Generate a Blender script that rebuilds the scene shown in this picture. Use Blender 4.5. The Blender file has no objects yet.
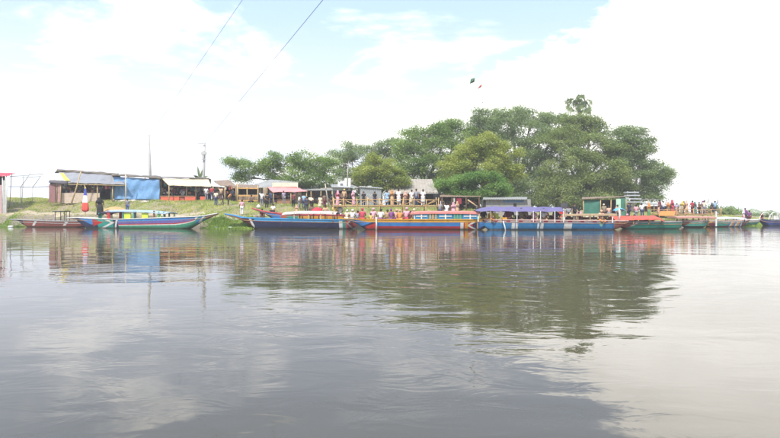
import bpy, math, random
import numpy as np
from mathutils import Vector, Matrix
R = math.radians
random.seed(7)
rng = np.random.default_rng(7)
sc = bpy.context.scene
col = sc.collection

# ------------------------------------------------------------------ camera
F, YH, H = 580.0, 212.5, 1.5          # focal length in photo pixels, horizon row, eye height
cam_d = bpy.data.cameras.new('camera')
cam = bpy.data.objects.new('camera', cam_d)
col.objects.link(cam)
cam.location = (0, 0, H)
cam.rotation_euler = (R(90), 0, 0)
cam_d.sensor_width = 36.0
cam_d.lens = 36.0 * F / 780.0
cam_d.shift_y = -(219.0 - YH) / 780.0
cam_d.clip_start = 0.1
cam_d.clip_end = 20000
sc.camera = cam

# ------------------------------------------------------------------ sky and sun
SUN_EL, SUN_AZ = R(52), R(205)         # azimuth clockwise from +Y (the view direction)
sun_dir = Vector((math.sin(SUN_AZ) * math.cos(SUN_EL), math.cos(SUN_AZ) * math.cos(SUN_EL), math.sin(SUN_EL)))
sd = bpy.data.lights.new('sun', 'SUN')
sd.energy = 4.0
sd.angle = R(4)
sd.color = (1.0, 0.96, 0.9)
sun = bpy.data.objects.new('sun', sd)
col.objects.link(sun)
sun.rotation_euler = (-sun_dir).to_track_quat('-Z', 'Y').to_euler()

world = bpy.data.worlds.new('World')
sc.world = world
world.use_nodes = True
wt = world.node_tree
wt.nodes.clear()


class NT:
    """Small helper for writing node graphs."""
    def __init__(s, t): s.t = t
    def n(s, typ, **kw):
        nd = s.t.nodes.new(typ)
        for k, v in kw.items():
            setattr(nd, k, v)
        return nd
    def l(s, a, b): s.t.links.new(a, b)
    def put(s, sock, v):
        if isinstance(v, (int, float, tuple, list)):
            sock.default_value = v
        else:
            s.l(v, sock)
    def m(s, op, a, b=0.0, c=None, clamp=False):
        nd = s.n('ShaderNodeMath', operation=op, use_clamp=clamp)
        s.put(nd.inputs[0], a)
        s.put(nd.inputs[1], b)
        if c is not None: s.put(nd.inputs[2], c)
        return nd.outputs[0]
    def ss(s, x, lo, hi, a=0.0, b=1.0):
        nd = s.n('ShaderNodeMapRange', interpolation_type='SMOOTHSTEP')
        s.put(nd.inputs[0], x)
        for i, v in enumerate((lo, hi, a, b)): nd.inputs[1 + i].default_value = v
        return nd.outputs[0]
    def noise(s, vec, scale, detail=3.0, rough=0.5, dist=0.0, offset=None):
        nd = s.n('ShaderNodeTexNoise')
        if offset or not hasattr(vec, 'default_value'):
            pass
        s.l(vec, nd.inputs['Vector'])
        nd.inputs['Scale'].default_value = scale
        nd.inputs['Detail'].default_value = detail
        nd.inputs['Roughness'].default_value = rough
        nd.inputs['Distortion'].default_value = dist
        return nd.outputs[0]
    def mixc(s, f, a, b, mode='MIX'):
        nd = s.n('ShaderNodeMix', data_type='RGBA', blend_type=mode)
        s.put(nd.inputs[0], f)
        s.put(nd.inputs[6], a)
        s.put(nd.inputs[7], b)
        return nd.outputs[2]


g = NT(wt)
sky = g.n('ShaderNodeTexSky', sky_type='NISHITA', sun_disc=False)
sky.sun_elevation = SUN_EL
sky.sun_rotation = SUN_AZ
sky.air_density = 1.0
sky.dust_density = 2.5
tc = g.n('ShaderNodeTexCoord')
sep = g.n('ShaderNodeSeparateXYZ')
g.l(tc.outputs['Generated'], sep.inputs[0])
dx, dy, dz = sep.outputs
zz = g.m('ADD', g.m('MAXIMUM', dz, 0.0), 0.12)
cmb = g.n('ShaderNodeCombineXYZ')
g.l(g.m('DIVIDE', dx, zz), cmb.inputs[0])
g.l(g.m('DIVIDE', dy, zz), cmb.inputs[1])
cv = cmb.outputs[0]
n1 = g.noise(cv, 1.15, 6.0, 0.55, 0.4)
n2 = g.noise(cv, 3.2, 9.0, 0.62, 0.3)
# edge of the cloud bank that covers the right of the view and goes on overhead
d1 = Vector((410 - 390, F, YH - 118)).normalized()
d2 = Vector((610 - 390, F, YH - 22)).normalized()
pn = d2.cross(d1).normalized()
dot = g.n('ShaderNodeVectorMath', operation='DOT_PRODUCT')
g.l(tc.outputs['Generated'], dot.inputs[0])
dot.inputs[1].default_value = pn
side = dot.outputs['Value']            # positive: the clear side
if (Vector((390 - 390, F, YH - 20)).normalized()).dot(pn) < 0:
    side = g.m('MULTIPLY', side, -1.0)
edge = g.m('ADD', side, g.m('MULTIPLY', g.m('SUBTRACT', n1, 0.5), -0.22))
edge = g.m('ADD', edge, g.m('MULTIPLY', g.m('SUBTRACT', n2, 0.5), -0.17))
bank = g.ss(edge, -0.012, 0.03, 1.0, 0.0)
puffs = g.ss(g.m('ADD', g.m('MULTIPLY', n1, 0.8), g.m('MULTIPLY', n2, 0.2)), 0.49, 0.63)
low = g.ss(dz, 0.12, 0.36, 1.0, 0.0)
cloud = g.m('MAXIMUM', bank, g.m('MULTIPLY', puffs, 0.55))
bright = g.m('MULTIPLY', g.m('ADD', 10.5, g.m('ADD', g.m('MULTIPLY', n1, 10.0), g.m('MULTIPLY', n2, 7.0))), g.ss(dz, 0.0, 0.30, 0.5, 1.0))
ccol = g.n('ShaderNodeVectorMath', operation='SCALE')
ccol.inputs[0].default_value = (1.0, 0.975, 0.94)
g.l(bright, ccol.inputs['Scale'])
blue = g.mixc(0.8, sky.outputs[0], (5.3, 7.2, 10.6, 1))
blue = g.mixc(low, blue, (7.4, 8.0, 9.4, 1))
final = g.mixc(cloud, blue, ccol.outputs[0])
bg = g.n('ShaderNodeBackground')
g.l(final, bg.inputs[0])
bg.inputs[1].default_value = 0.1
out = g.n('ShaderNodeOutputWorld')
g.l(bg.outputs[0], out.inputs[0])

# ------------------------------------------------------------------ exposure and render
sc.view_settings.view_transform = 'Standard'
sc.view_settings.look = 'None'
sc.view_settings.exposure = 0.5
sc.view_settings.gamma = 1.0
sc.render.engine = 'CYCLES'
sc.cycles.use_denoising = True
sc.cycles.max_bounces = 6
sc.cycles.diffuse_bounces = 3
sc.cycles.glossy_bounces = 3
sc.cycles.transmission_bounces = 3
sc.cycles.volume_bounces = 1
sc.cycles.transparent_max_bounces = 6
sc.cycles.sample_clamp_indirect = 6.0


# ------------------------------------------------------------------ helpers
def at(px, py, D): return Vector(((px - 390) / F * D, D, H + (YH - py) / F * D))
def wx(px, D): return (px - 390) / F * D
def wz(py, D): return H + (YH - py) / F * D
def lerp_table(tab, x):
    return float(np.interp(x, [t[0] for t in tab], [t[1] for t in tab]))


def lin(c):
    return tuple(((v / 255) / 12.92 if v / 255 <= 0.04045 else (((v / 255) + 0.055) / 1.055) ** 2.4) for v in c)


MATS = {}
def paint(c, rough=0.6, dirt=0.25, scale=3.0, bump=0.0, key=None, metal=0.0, transl=0.0, hull=False):
    """Procedural paint, cloth, wood or plastic: sRGB colour as it is in daylight, with uneven wear."""
    k = key or (tuple(c), rough, dirt, scale, bump, transl, hull)
    if k in MATS: return MATS[k]
    m = bpy.data.materials.new('paint_%02x%02x%02x' % tuple(int(v) for v in c))
    m.use_nodes = True
    t = NT(m.node_tree)
    b = m.node_tree.nodes['Principled BSDF']
    base = [v * 0.80 for v in lin(c)]
    tcn = t.n('ShaderNodeTexCoord')
    no = t.noise(tcn.outputs['Object'], scale, 5.0, 0.65, 0.6)
    no2 = t.noise(tcn.outputs['Object'], scale * 7, 3.0, 0.6)
    f = t.ss(t.m('ADD', t.m('MULTIPLY', no, 0.7), t.m('MULTIPLY', no2, 0.3)), 0.42, 0.72)
    dk = tuple(v * (1 - dirt) * 0.9 + 0.02 * dirt for v in base) + (1,)
    cc = t.mixc(f, tuple(base) + (1,), dk)
    if hull:
        # worn boat paint: plank seams, run marks, a weedy stain along the waterline
        se = t.n('ShaderNodeSeparateXYZ')
        t.l(tcn.outputs['Object'], se.inputs[0])
        mpn = t.n('ShaderNodeMapping')
        mpn.inputs['Scale'].default_value = (5.0, 5.0, 0.8)
        t.l(tcn.outputs['Object'], mpn.inputs[0])
        runs = t.noise(mpn.outputs[0], 1.0, 4.0, 0.7)
        chips = t.noise(tcn.outputs['Object'], 2.2, 6.0, 0.75, 1.0)
        bare = t.ss(chips, 0.60, 0.68)
        grey = tuple(0.45 * v + 0.55 * w for v, w in zip(base, (0.30, 0.26, 0.21))) + (1,)
        cc = t.mixc(t.m('MULTIPLY', bare, 0.7), cc, grey)
        cc = t.mixc(t.m('MULTIPLY', t.ss(runs, 0.5, 0.75), 0.35), cc, tuple(v * 0.55 for v in base) + (1,))
        seam = t.ss(t.m('ABSOLUTE', t.m('SUBTRACT', t.m('FRACT', t.m('MULTIPLY', se.outputs[2], 5.2)), 0.5)), 0.0, 0.07, 1.0, 0.0)
        cc = t.mixc(t.m('MULTIPLY', seam, 0.55), cc, tuple(v * 0.35 for v in base) + (1,))
        wl = t.ss(t.m('ADD', se.outputs[2], t.m('MULTIPLY', chips, 0.16)), 0.10, 0.26, 1.0, 0.0)
        cc = t.mixc(t.m('MULTIPLY', wl, 0.7), cc, (0.05, 0.055, 0.03, 1))
    t.l(cc, b.inputs['Base Color'])
    b.inputs['Roughness'].default_value = rough
    b.inputs['Metallic'].default_value = metal
    if bump:
        bp = t.n('ShaderNodeBump')
        bp.inputs['Strength'].default_value = bump
        bp.inputs['Distance'].default_value = 0.05
        t.l(no, bp.inputs['Height'])
        t.l(bp.outputs[0], b.inputs['Normal'])
    if transl:
        tr = t.n('ShaderNodeBsdfTranslucent')
        t.l(cc, tr.inputs[0])
        mx = t.n('ShaderNodeMixShader')
        mx.inputs[0].default_value = transl
        t.l(b.outputs[0], mx.inputs[1])
        t.l(tr.outputs[0], mx.inputs[2])
        t.l(mx.outputs[0], m.node_tree.nodes['Material Output'].inputs[0])
    MATS[k] = m
    return m


class MB:
    """Collects shapes; build() links them as one mesh object."""
    def __init__(s): s.v, s.f, s.mi = [], [], []
    def add(s, vs, fs, mi=0):
        o = len(s.v)
        s.v.extend([tuple(v) for v in vs])
        s.f.extend([tuple(i + o for i in f) for f in fs])
        s.mi.extend([mi] * len(fs))
        return s
    def box(s, c, size, rot=None, mi=0):
        hx, hy, hz = size[0] / 2, size[1] / 2, size[2] / 2
        vs = [Vector((x, y, z)) for x in (-hx, hx) for y in (-hy, hy) for z in (-hz, hz)]
        if rot is not None: vs = [rot @ v for v in vs]
        c = Vector(c)
        return s.add([v + c for v in vs], [(0, 1, 3, 2), (4, 6, 7, 5), (0, 4, 5, 1), (2, 3, 7, 6), (0, 2, 6, 4), (1, 5, 7, 3)], mi)
    def span(s, a, b, mi=0):
        a, b = Vector(a), Vector(b)
        return s.box((a + b) / 2, [abs(x) for x in (b - a)], None, mi)
    def beam(s, p0, p1, w, h=None, mi=0):
        p0, p1 = Vector(p0), Vector(p1)
        d = p1 - p0
        q = d.to_track_quat('X', 'Z').to_matrix()
        return s.box((p0 + p1) / 2, (d.length, w, h or w), q, mi)
    def tube(s, pts, rad, n=7, mi=0, cap=True):
        pts = [Vector(p) for p in pts]
        if not isinstance(rad, (list, tuple)): rad = [rad] * len(pts)
        vs, fs = [], []
        for i, p in enumerate(pts):
            d = (pts[min(i + 1, len(pts) - 1)] - pts[max(i - 1, 0)]).normalized()
            up = Vector((0, 0, 1)) if abs(d.z) < 0.9 else Vector((1, 0, 0))
            a = d.cross(up).normalized()
            b = d.cross(a)
            for k in range(n):
                t = 2 * math.pi * k / n
                vs.append(p + (a * math.cos(t) + b * math.sin(t)) * rad[i])
        for i in range(len(pts) - 1):
            for k in range(n):
                fs.append((i * n + k, i * n + (k + 1) % n, (i + 1) * n + (k + 1) % n, (i + 1) * n + k))
        if cap:
            fs.append(tuple(range(n))[::-1])
            fs.append(tuple((len(pts) - 1) * n + k for k in range(n)))
        return s.add(vs, fs, mi)
    def lathe(s, prof, c=(0, 0, 0), n=14, sx=1.0, sy=1.0, wob=0.0, folds=5, mi=0):
        vs, fs = [], []
        for i, (r, z) in enumerate(prof):
            for k in range(n):
                t = 2 * math.pi * k / n
                rr = r * (1 + wob * math.sin(folds * t + i * 0.7))
                vs.append((c[0] + rr * math.cos(t) * sx, c[1] + rr * math.sin(t) * sy, c[2] + z))
        for i in range(len(prof) - 1):
            for k in range(n):
                fs.append((i * n + k, i * n + (k + 1) % n, (i + 1) * n + (k + 1) % n, (i + 1) * n + k))
        fs.append(tuple(range(n))[::-1])
        fs.append(tuple((len(prof) - 1) * n + k for k in range(n)))
        return s.add(vs, fs, mi)
    def slab(s, grid, th, mi=0):
        """grid[i][j] of points, made a closed sheet th thick (downwards)."""
        ni, nj = len(grid), len(grid[0])
        top = [Vector(p) for r in grid for p in r]
        bot = [p - Vector((0, 0, th)) for p in top]
        fs = []
        N = ni * nj
        for i in range(ni - 1):
            for j in range(nj - 1):
                a, b, c, d = i * nj + j, i * nj + j + 1, (i + 1) * nj + j + 1, (i + 1) * nj + j
                fs.append((a, b, c, d))
                fs.append((d + N, c + N, b + N, a + N))
        for j in range(nj - 1):
            fs.append((j, j + N, j + 1 + N, j + 1))
            e = (ni - 1) * nj
            fs.append((e + j + 1, e + j + 1 + N, e + j + N, e + j))
        for i in range(ni - 1):
            fs.append(((i + 1) * nj, (i + 1) * nj + N, i * nj + N, i * nj))
            fs.append((i * nj + nj - 1, i * nj + nj - 1 + N, (i + 1) * nj + nj - 1 + N, (i + 1) * nj + nj - 1))
        return s.add(top + bot, fs, mi)
    def sheet(s, p00, p01, p10, p11, th=0.03, ni=6, nj=14, sag=0.0, wave=0.0, mi=0, corr=0.0, pitch=0.25):
        """A roof, tarp or panel between four corners: p00-p01 along, p00-p10 across; sags between supports."""
        p00, p01, p10, p11 = map(Vector, (p00, p01, p10, p11))
        g_ = []
        L = (p01 - p00).length
        if corr: nj = int(L / pitch * 4) + 1
        nrm = (p01 - p00).cross(p10 - p00).normalized()
        for i in range(ni + 1):
            u = i / ni
            r = []
            for j in range(nj + 1):
                t = j / nj
                p = (p00 * (1 - t) + p01 * t) * (1 - u) + (p10 * (1 - t) + p11 * t) * u
                if sag: p = p - Vector((0, 0, sag * math.sin(math.pi * u) * (0.6 + 0.4 * math.sin(9 * t + 1))))
                if wave: p = p + nrm * wave * (math.sin(t * L * 2.1 + u * 3) + 0.6 * math.sin(t * L * 5.3 + u * 7 + 1) + .5 * math.sin(u * 9 + t * 4))
                if corr: p = p + nrm * corr * math.sin(t * L / pitch * 2 * math.pi)
                r.append(p)
            g_.append(r)
        top = [p for r in g_ for p in r]
        ni1, nj1 = len(g_), len(g_[0])
        N = len(top)
        bot = [p - nrm * th for p in top]
        fs = []
        for i in range(ni1 - 1):
            for j in range(nj1 - 1):
                a, b, c, d = i * nj1 + j, i * nj1 + j + 1, (i + 1) * nj1 + j + 1, (i + 1) * nj1 + j
                fs += [(a, b, c, d), (d + N, c + N, b + N, a + N)]
        for j in range(nj1 - 1):
            e = (ni1 - 1) * nj1
            fs += [(j, j + N, j + 1 + N, j + 1), (e + j + 1, e + j + 1 + N, e + j + N, e + j)]
        for i in range(ni1 - 1):
            fs += [((i + 1) * nj1, (i + 1) * nj1 + N, i * nj1 + N, i * nj1), (i * nj1 + nj1 - 1, i * nj1 + nj1 - 1 + N, (i + 1) * nj1 + nj1 - 1 + N, (i + 1) * nj1 + nj1 - 1)]
        return s.add(top + bot, fs, mi)
    def build(s, name, mats, parent=None, smooth=False):
        me = bpy.data.meshes.new(name)
        org = ORG.get(parent.name, Vector()) if parent else Vector()
        me.from_pydata([(v[0] - org.x, v[1] - org.y, v[2] - org.z) for v in s.v], [], s.f)
        if not isinstance(mats, (list, tuple)): mats = [mats]
        for m in mats: me.materials.append(m)
        if len(mats) > 1: me.polygons.foreach_set('material_index', s.mi)
        if smooth: me.polygons.foreach_set('use_smooth', [True] * len(s.f))
        me.update()
        o = bpy.data.objects.new(name, me)
        col.objects.link(o)
        if parent:
            o.parent = parent
            ORG[o.name] = org
        return o


ORG = {}
def tag(o, label=None, cat=None, group=None, kind=None):
    if label: o['label'] = label
    if cat: o['category'] = cat
    if group: o['group'] = group
    if kind: o['kind'] = kind
    return o


def thing(name, loc, label, cat, group=None):
    o = bpy.data.objects.new(name, None)
    o.empty_display_size = 0.3
    o.location = loc
    col.objects.link(o)
    ORG[o.name] = Vector(loc)
    return tag(o, label, cat, group)


def mesh_np(name, verts, faces, mat, parent=None, loc=(0, 0, 0), smooth=False):
    """verts (N,3), faces (M,k) arrays of equal-sized faces"""
    me = bpy.data.meshes.new(name)
    k = faces.shape[1]
    me.vertices.add(len(verts))
    me.vertices.foreach_set('co', np.asarray(verts, dtype=np.float32).ravel())
    me.loops.add(faces.size)
    me.loops.foreach_set('vertex_index', faces.astype(np.int32).ravel())
    me.polygons.add(len(faces))
    me.polygons.foreach_set('loop_start', np.arange(0, faces.size, k, dtype=np.int32))
    me.update(calc_edges=True)
    if smooth: me.polygons.foreach_set('use_smooth', [True] * len(faces))
    me.materials.append(mat)
    o = bpy.data.objects.new(name, me)
    col.objects.link(o)
    o.location = loc
    if parent: o.parent = parent
    return o


# ------------------------------------------------------------------ terrain shape
SHORE = [(-900, 80), (-400, 66), (0, 62.5), (60, 62), (80, 59.5), (195, 57.5), (206, 54.6), (252, 54.6), (266, 58.5), (345, 58), (480, 55), (620, 56), (700, 63), (735, 65.5), (765, 70), (800, 78), (1000, 95), (1500, 160)]
CREST = [(-900, 3.2), (0, 3.35), (60, 3.25), (200, 3.0), (240, 2.75), (330, 2.4), (450, 2.2), (560, 1.8), (650, 1.6), (720, 1.25), (765, 0.75), (1000, 0.6)]
PROF = [(-60, -6), (-4, -0.6), (0, 0.0), (1.4, 0.40), (3.2, 0.46), (5.5, 0.70), (8.5, 0.90), (12.5, 1.0), (30, 0.9), (70, 0.45), (150, 0.3), (400, 0.25), (5000, 0.25)]
_ss = [np.array(t, dtype=float) for t in (SHORE, CREST, PROF)]
def gz_np(x, y):
    y = np.maximum(y, 5.0)
    u = 390 + F * x / y
    s = y - np.interp(u, _ss[0][:, 0], _ss[0][:, 1])
    s = s + 0.35 * np.sin(x * 0.9) + 0.25 * np.sin(x * 2.3 + 1.0)
    z = np.interp(s, _ss[2][:, 0], _ss[2][:, 1]) * np.interp(u, _ss[1][:, 0], _ss[1][:, 1])
    land = np.clip(s / 2.0, 0, 1)
    return z + land * (0.05 * np.sin(x * 1.7 + y * 0.8) + 0.04 * np.sin(x * 3.1 - y * 2.2) + 0.03 * np.sin(x * 0.6 + y * 3.0))
def gz(x, y): return float(gz_np(np.array([x]), np.array([y]))[0])
def ground(px, D): return Vector((wx(px, D), D, gz(wx(px, D), D)))


def ground_material():
    m = bpy.data.materials.new('bank_earth_and_grass')
    m.use_nodes = True
    t = NT(m.node_tree)
    b = m.node_tree.nodes['Principled BSDF']
    tcn = t.n('ShaderNodeTexCoord')
    v = tcn.outputs['Object']
    a = t.noise(v, 0.35, 5, 0.6, 0.4)
    c = t.noise(v, 2.2, 5, 0.65, 0.3)
    d = t.noise(v, 11.0, 4, 0.7)
    se = t.n('ShaderNodeSeparateXYZ')
    t.l(v, se.inputs[0])
    grass = t.mixc(t.ss(c, 0.35, 0.65), (0.16, 0.18, 0.055, 1), (0.29, 0.27, 0.12, 1))
    earth = t.mixc(t.ss(d, 0.3, 0.7), (0.20, 0.155, 0.10, 1), (0.33, 0.265, 0.175, 1))
    f = t.ss(t.m('ADD', t.m('MULTIPLY', a, 0.6), t.m('MULTIPLY', c, 0.4)), 0.42, 0.57)
    base = t.mixc(f, grass, earth)
    gm_ = t.n('ShaderNodeNewGeometry')
    sn = t.n('ShaderNodeSeparateXYZ')
    t.l(gm_.outputs['Normal'], sn.inputs[0])
    steep = t.ss(t.m('ADD', sn.outputs[2], t.m('MULTIPLY', t.m('SUBTRACT', c, .5), .25)), 0.80, 0.90, 1.0, 0.0)
    base = t.mixc(t.m('MULTIPLY', steep, 0.85), base, t.mixc(t.ss(d, .35, .65), (0.12, 0.095, 0.07, 1), (0.27, 0.23, 0.175, 1)))
    wet = t.ss(se.outputs[2], 0.05, 0.45, 1.0, 0.0)
    base = t.mixc(t.m('MULTIPLY', wet, 0.55), base, (0.075, 0.062, 0.04, 1))
    t.l(base, b.inputs['Base Color'])
    b.inputs['Roughness'].default_value = 0.95
    bp = t.n('ShaderNodeBump')
    bp.inputs['Strength'].default_value = 0.6
    bp.inputs['Distance'].default_value = 0.08
    t.l(d, bp.inputs['Height'])
    t.l(bp.outputs[0], b.inputs['Normal'])
    return m


xs = np.concatenate([-np.geomspace(4000, 66, 26)[:-1], np.arange(-66, 66.01, 0.55), np.geomspace(66, 4000, 26)[1:]])
ys = np.concatenate([np.arange(44, 84, 0.5), np.geomspace(84, 4200, 44)])
XX, YY = np.meshgrid(xs, ys)
ZZ = gz_np(XX.ravel(), YY.ravel())
ny, nx = len(ys), len(xs)
idx = np.arange(ny * nx).reshape(ny, nx)
fc = np.stack([idx[:-1, :-1], idx[:-1, 1:], idx[1:, 1:], idx[1:, :-1]], axis=-1).reshape(-1, 4)
bank_obj = mesh_np('ground', np.stack([XX.ravel(), YY.ravel(), ZZ], 1), fc, ground_material(), smooth=True)
tag(bank_obj, 'grassy earth river bank rising from the water', 'ground', kind='structure')


def gz_mesh(x, y):
    """height of the ground mesh itself, between its vertices"""
    i, j = int(np.searchsorted(ys, y)) - 1, int(np.searchsorted(xs, x)) - 1
    a, b_ = (y - ys[i]) / (ys[i + 1] - ys[i]), (x - xs[j]) / (xs[j + 1] - xs[j])
    Z = ZZ.reshape(ny, nx)
    return float((Z[i, j] * (1 - b_) + Z[i, j + 1] * b_) * (1 - a) + (Z[i + 1, j] * (1 - b_) + Z[i + 1, j + 1] * b_) * a)


def strip(name, px0, px1, s0, s1, mat, lift, label, n=420, m=7, edge=0.22):
    vs, fs = [], []
    for i in range(n + 1):
        u = px0 + (px1 - px0) * i / n
        ds = lerp_table(SHORE, u)
        for j in range(m + 1):
            s = s0 + (s1 - s0) * j / m + edge * math.sin(i * 0.12 + j) * (0.6 + 0.4 * math.sin(i * .05)) * (1 if j in (0, m) else 0.3)
            D = ds + s
            x = wx(u, D)
            vs.append((x, D, gz_mesh(x, D) + (lift if 0 < j < m else -0.02)))
    for i in range(n):
        for j in range(m):
            a = i * (m + 1) + j
            fs.append((a, a + m + 1, a + m + 2, a + 1))
    o = mesh_np(name, np.array(vs), np.array(fs), mat, smooth=True)
    return tag(o, label, 'path', kind='structure')


strip('path', -60, 345, 1.5, 3.1, paint((186, 170, 142), 0.95, 0.45, 1.2, 0.5), 0.03, 'pale trodden earth footpath along the top of the bank')


def water_material():
    m = bpy.data.materials.new('murky_river_water')
    m.use_nodes = True
    t = NT(m.node_tree)
    b = m.node_tree.nodes['Principled BSDF']
    b.inputs['Base Color'].default_value = (0.074, 0.063, 0.041, 1)
    b.inputs['Roughness'].default_value = 0.01
    b.inputs['IOR'].default_value = 1.333
    tcn = t.n('ShaderNodeTexCoord')
    v = tcn.outputs['Object']
    mp = t.n('ShaderNodeMapping')
    mp.inputs['Rotation'].default_value = (0, 0, R(12))
    mp.inputs['Scale'].default_value = (0.55, 1.0, 1.0)
    t.l(v, mp.inputs[0])
    mv = mp.outputs[0]
    swell = t.noise(mv, 0.55, 2.0, 0.5, 0.6)
    rip = t.noise(mv, 2.6, 3.0, 0.55, 0.8)
    fine = t.noise(mv, 9.0, 2.0, 0.5, 0.3)
    calm = t.ss(t.noise(v, 0.09, 3.0, 0.5, 0.8), 0.35, 0.65, 0.25, 1.0)
    # rings left by something that touched the surface
    dst = t.n('ShaderNodeVectorMath', operation='DISTANCE')
    t.l(v, dst.inputs[0])
    dst.inputs[1].default_value = (3.6, 14.0, 0)
    rd = t.m('ADD', dst.outputs['Value'], t.m('MULTIPLY', swell, 1.8))
    ring = t.m('SINE', t.m('MULTIPLY', rd, 9.0))
    rmask = t.ss(dst.outputs['Value'], 1.5, 6.5, 1.0, 0.0)
    h = t.m('ADD', t.m('MULTIPLY', swell, 0.022), t.m('MULTIPLY', t.m('MULTIPLY', rip, calm), 0.0085))
    h = t.m('ADD', h, t.m('MULTIPLY', t.m('MULTIPLY', fine, calm), 0.0006))
    h = t.m('ADD', h, t.m('MULTIPLY', t.m('MULTIPLY', ring, rmask), 0.0034))
    bp = t.n('ShaderNodeBump')
    bp.inputs['Strength'].default_value = 1.0
    bp.inputs['Distance'].default_value = 1.0
    t.l(h, bp.inputs['Height'])
    t.l(bp.outputs[0], b.inputs['Normal'])
    return m


wm = MB()
wm.add([(-4000, -400, 0), (4000, -400, 0), (4000, 4100, 0), (-4000, 4100, 0)], [(0, 1, 2, 3)])
tag(wm.build('water', water_material()), 'calm murky river water', 'water', kind='structure')

# ------------------------------------------------------------------ vegetation
def leaf_material(name, a, b_, transl=0.42):
    m = bpy.data.materials.new(name)
    m.use_nodes = True
    t = NT(m.node_tree)
    m.node_tree.nodes.remove(m.node_tree.nodes['Principled BSDF'])
    geo = t.n('ShaderNodeNewGeometry')
    tcn = t.n('ShaderNodeTexCoord')
    no = t.noise(tcn.outputs['Object'], 0.4, 4, 0.6)
    f = t.m('ADD', t.m('MULTIPLY', geo.outputs['Random Per Island'], 0.4), t.m('MULTIPLY', t.ss(no, 0.36, 0.64), 0.6))
    c = t.mixc(f, tuple(a) + (1,), tuple(b_) + (1,))
    d = t.n('ShaderNodeBsdfDiffuse')
    t.l(c, d.inputs[0])
    tr = t.n('ShaderNodeBsdfTranslucent')
    t.l(c, tr.inputs[0])
    dim = t.mixc(1.0, c, (transl * 2, transl * 2.1, transl * 1.4, 1), 'MULTIPLY')
    t.l(dim, tr.inputs[0])
    ad = t.n('ShaderNodeAddShader')
    t.l(d.outputs[0], ad.inputs[0])
    t.l(tr.outputs[0], ad.inputs[1])
    t.l(ad.outputs[0], m.node_tree.nodes['Material Output'].inputs[0])
    return m


LEAF = {
    'mid': leaf_material('leaf_mid_green', (0.069, 0.119, 0.037), (0.2, 0.256, 0.088)),
    'bright': leaf_material('leaf_fresh_green', (0.06, 0.125, 0.032), (0.175, 0.255, 0.08)),
    'yellow': leaf_material('leaf_yellow_green', (0.116, 0.147, 0.036), (0.273, 0.289, 0.089)),
    'grey': leaf_material('leaf_grey_green', (0.085, 0.118, 0.058), (0.2, 0.245, 0.125)),
    'olive': leaf_material('leaf_olive', (0.09, 0.122, 0.048), (0.205, 0.235, 0.095)),
    'palm': leaf_material('leaf_palm', (0.07, 0.10, 0.045), (0.15, 0.18, 0.08), 0.25),
    'grass': leaf_material('grass_blade', (0.144, 0.184, 0.048), (0.352, 0.336, 0.136)),
    'weed': leaf_material('water_weed', (0.10, 0.16, 0.03), (0.24, 0.30, 0.08)),
}
BARK = paint((112, 100, 84), 0.9, 0.45, 2.5, 0.6)
PALEBARK = paint((150, 142, 128), 0.9, 0.35, 2.5, 0.5)


def leaf_quads(pts, size, up=0.7, aspect=0.55):
    """One bent, pointed leaf spray (a rhombus) for each point."""
    n = len(pts)
    nrm = rng.normal(size=(n, 3))
    nrm[:, 2] = np.abs(nrm[:, 2]) + up
    nrm /= np.linalg.norm(nrm, axis=1)[:, None]
    t = rng.normal(size=(n, 3))
    t -= (t * nrm).sum(1)[:, None] * nrm
    t /= np.linalg.norm(t, axis=1)[:, None]
    b = np.cross(nrm, t)
    L = (size * rng.uniform(0.6, 1.35, n))[:, None]
    W = L * aspect
    sag = nrm * (L * 0.18)
    v = np.stack([pts - t * L * 0.5 - sag, pts + b * W * 0.5, pts + t * L * 0.5 - sag, pts - b * W * 0.5], axis=1).reshape(-1, 3)
    f = np.arange(4 * n).reshape(n, 4)
    return v, f


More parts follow.
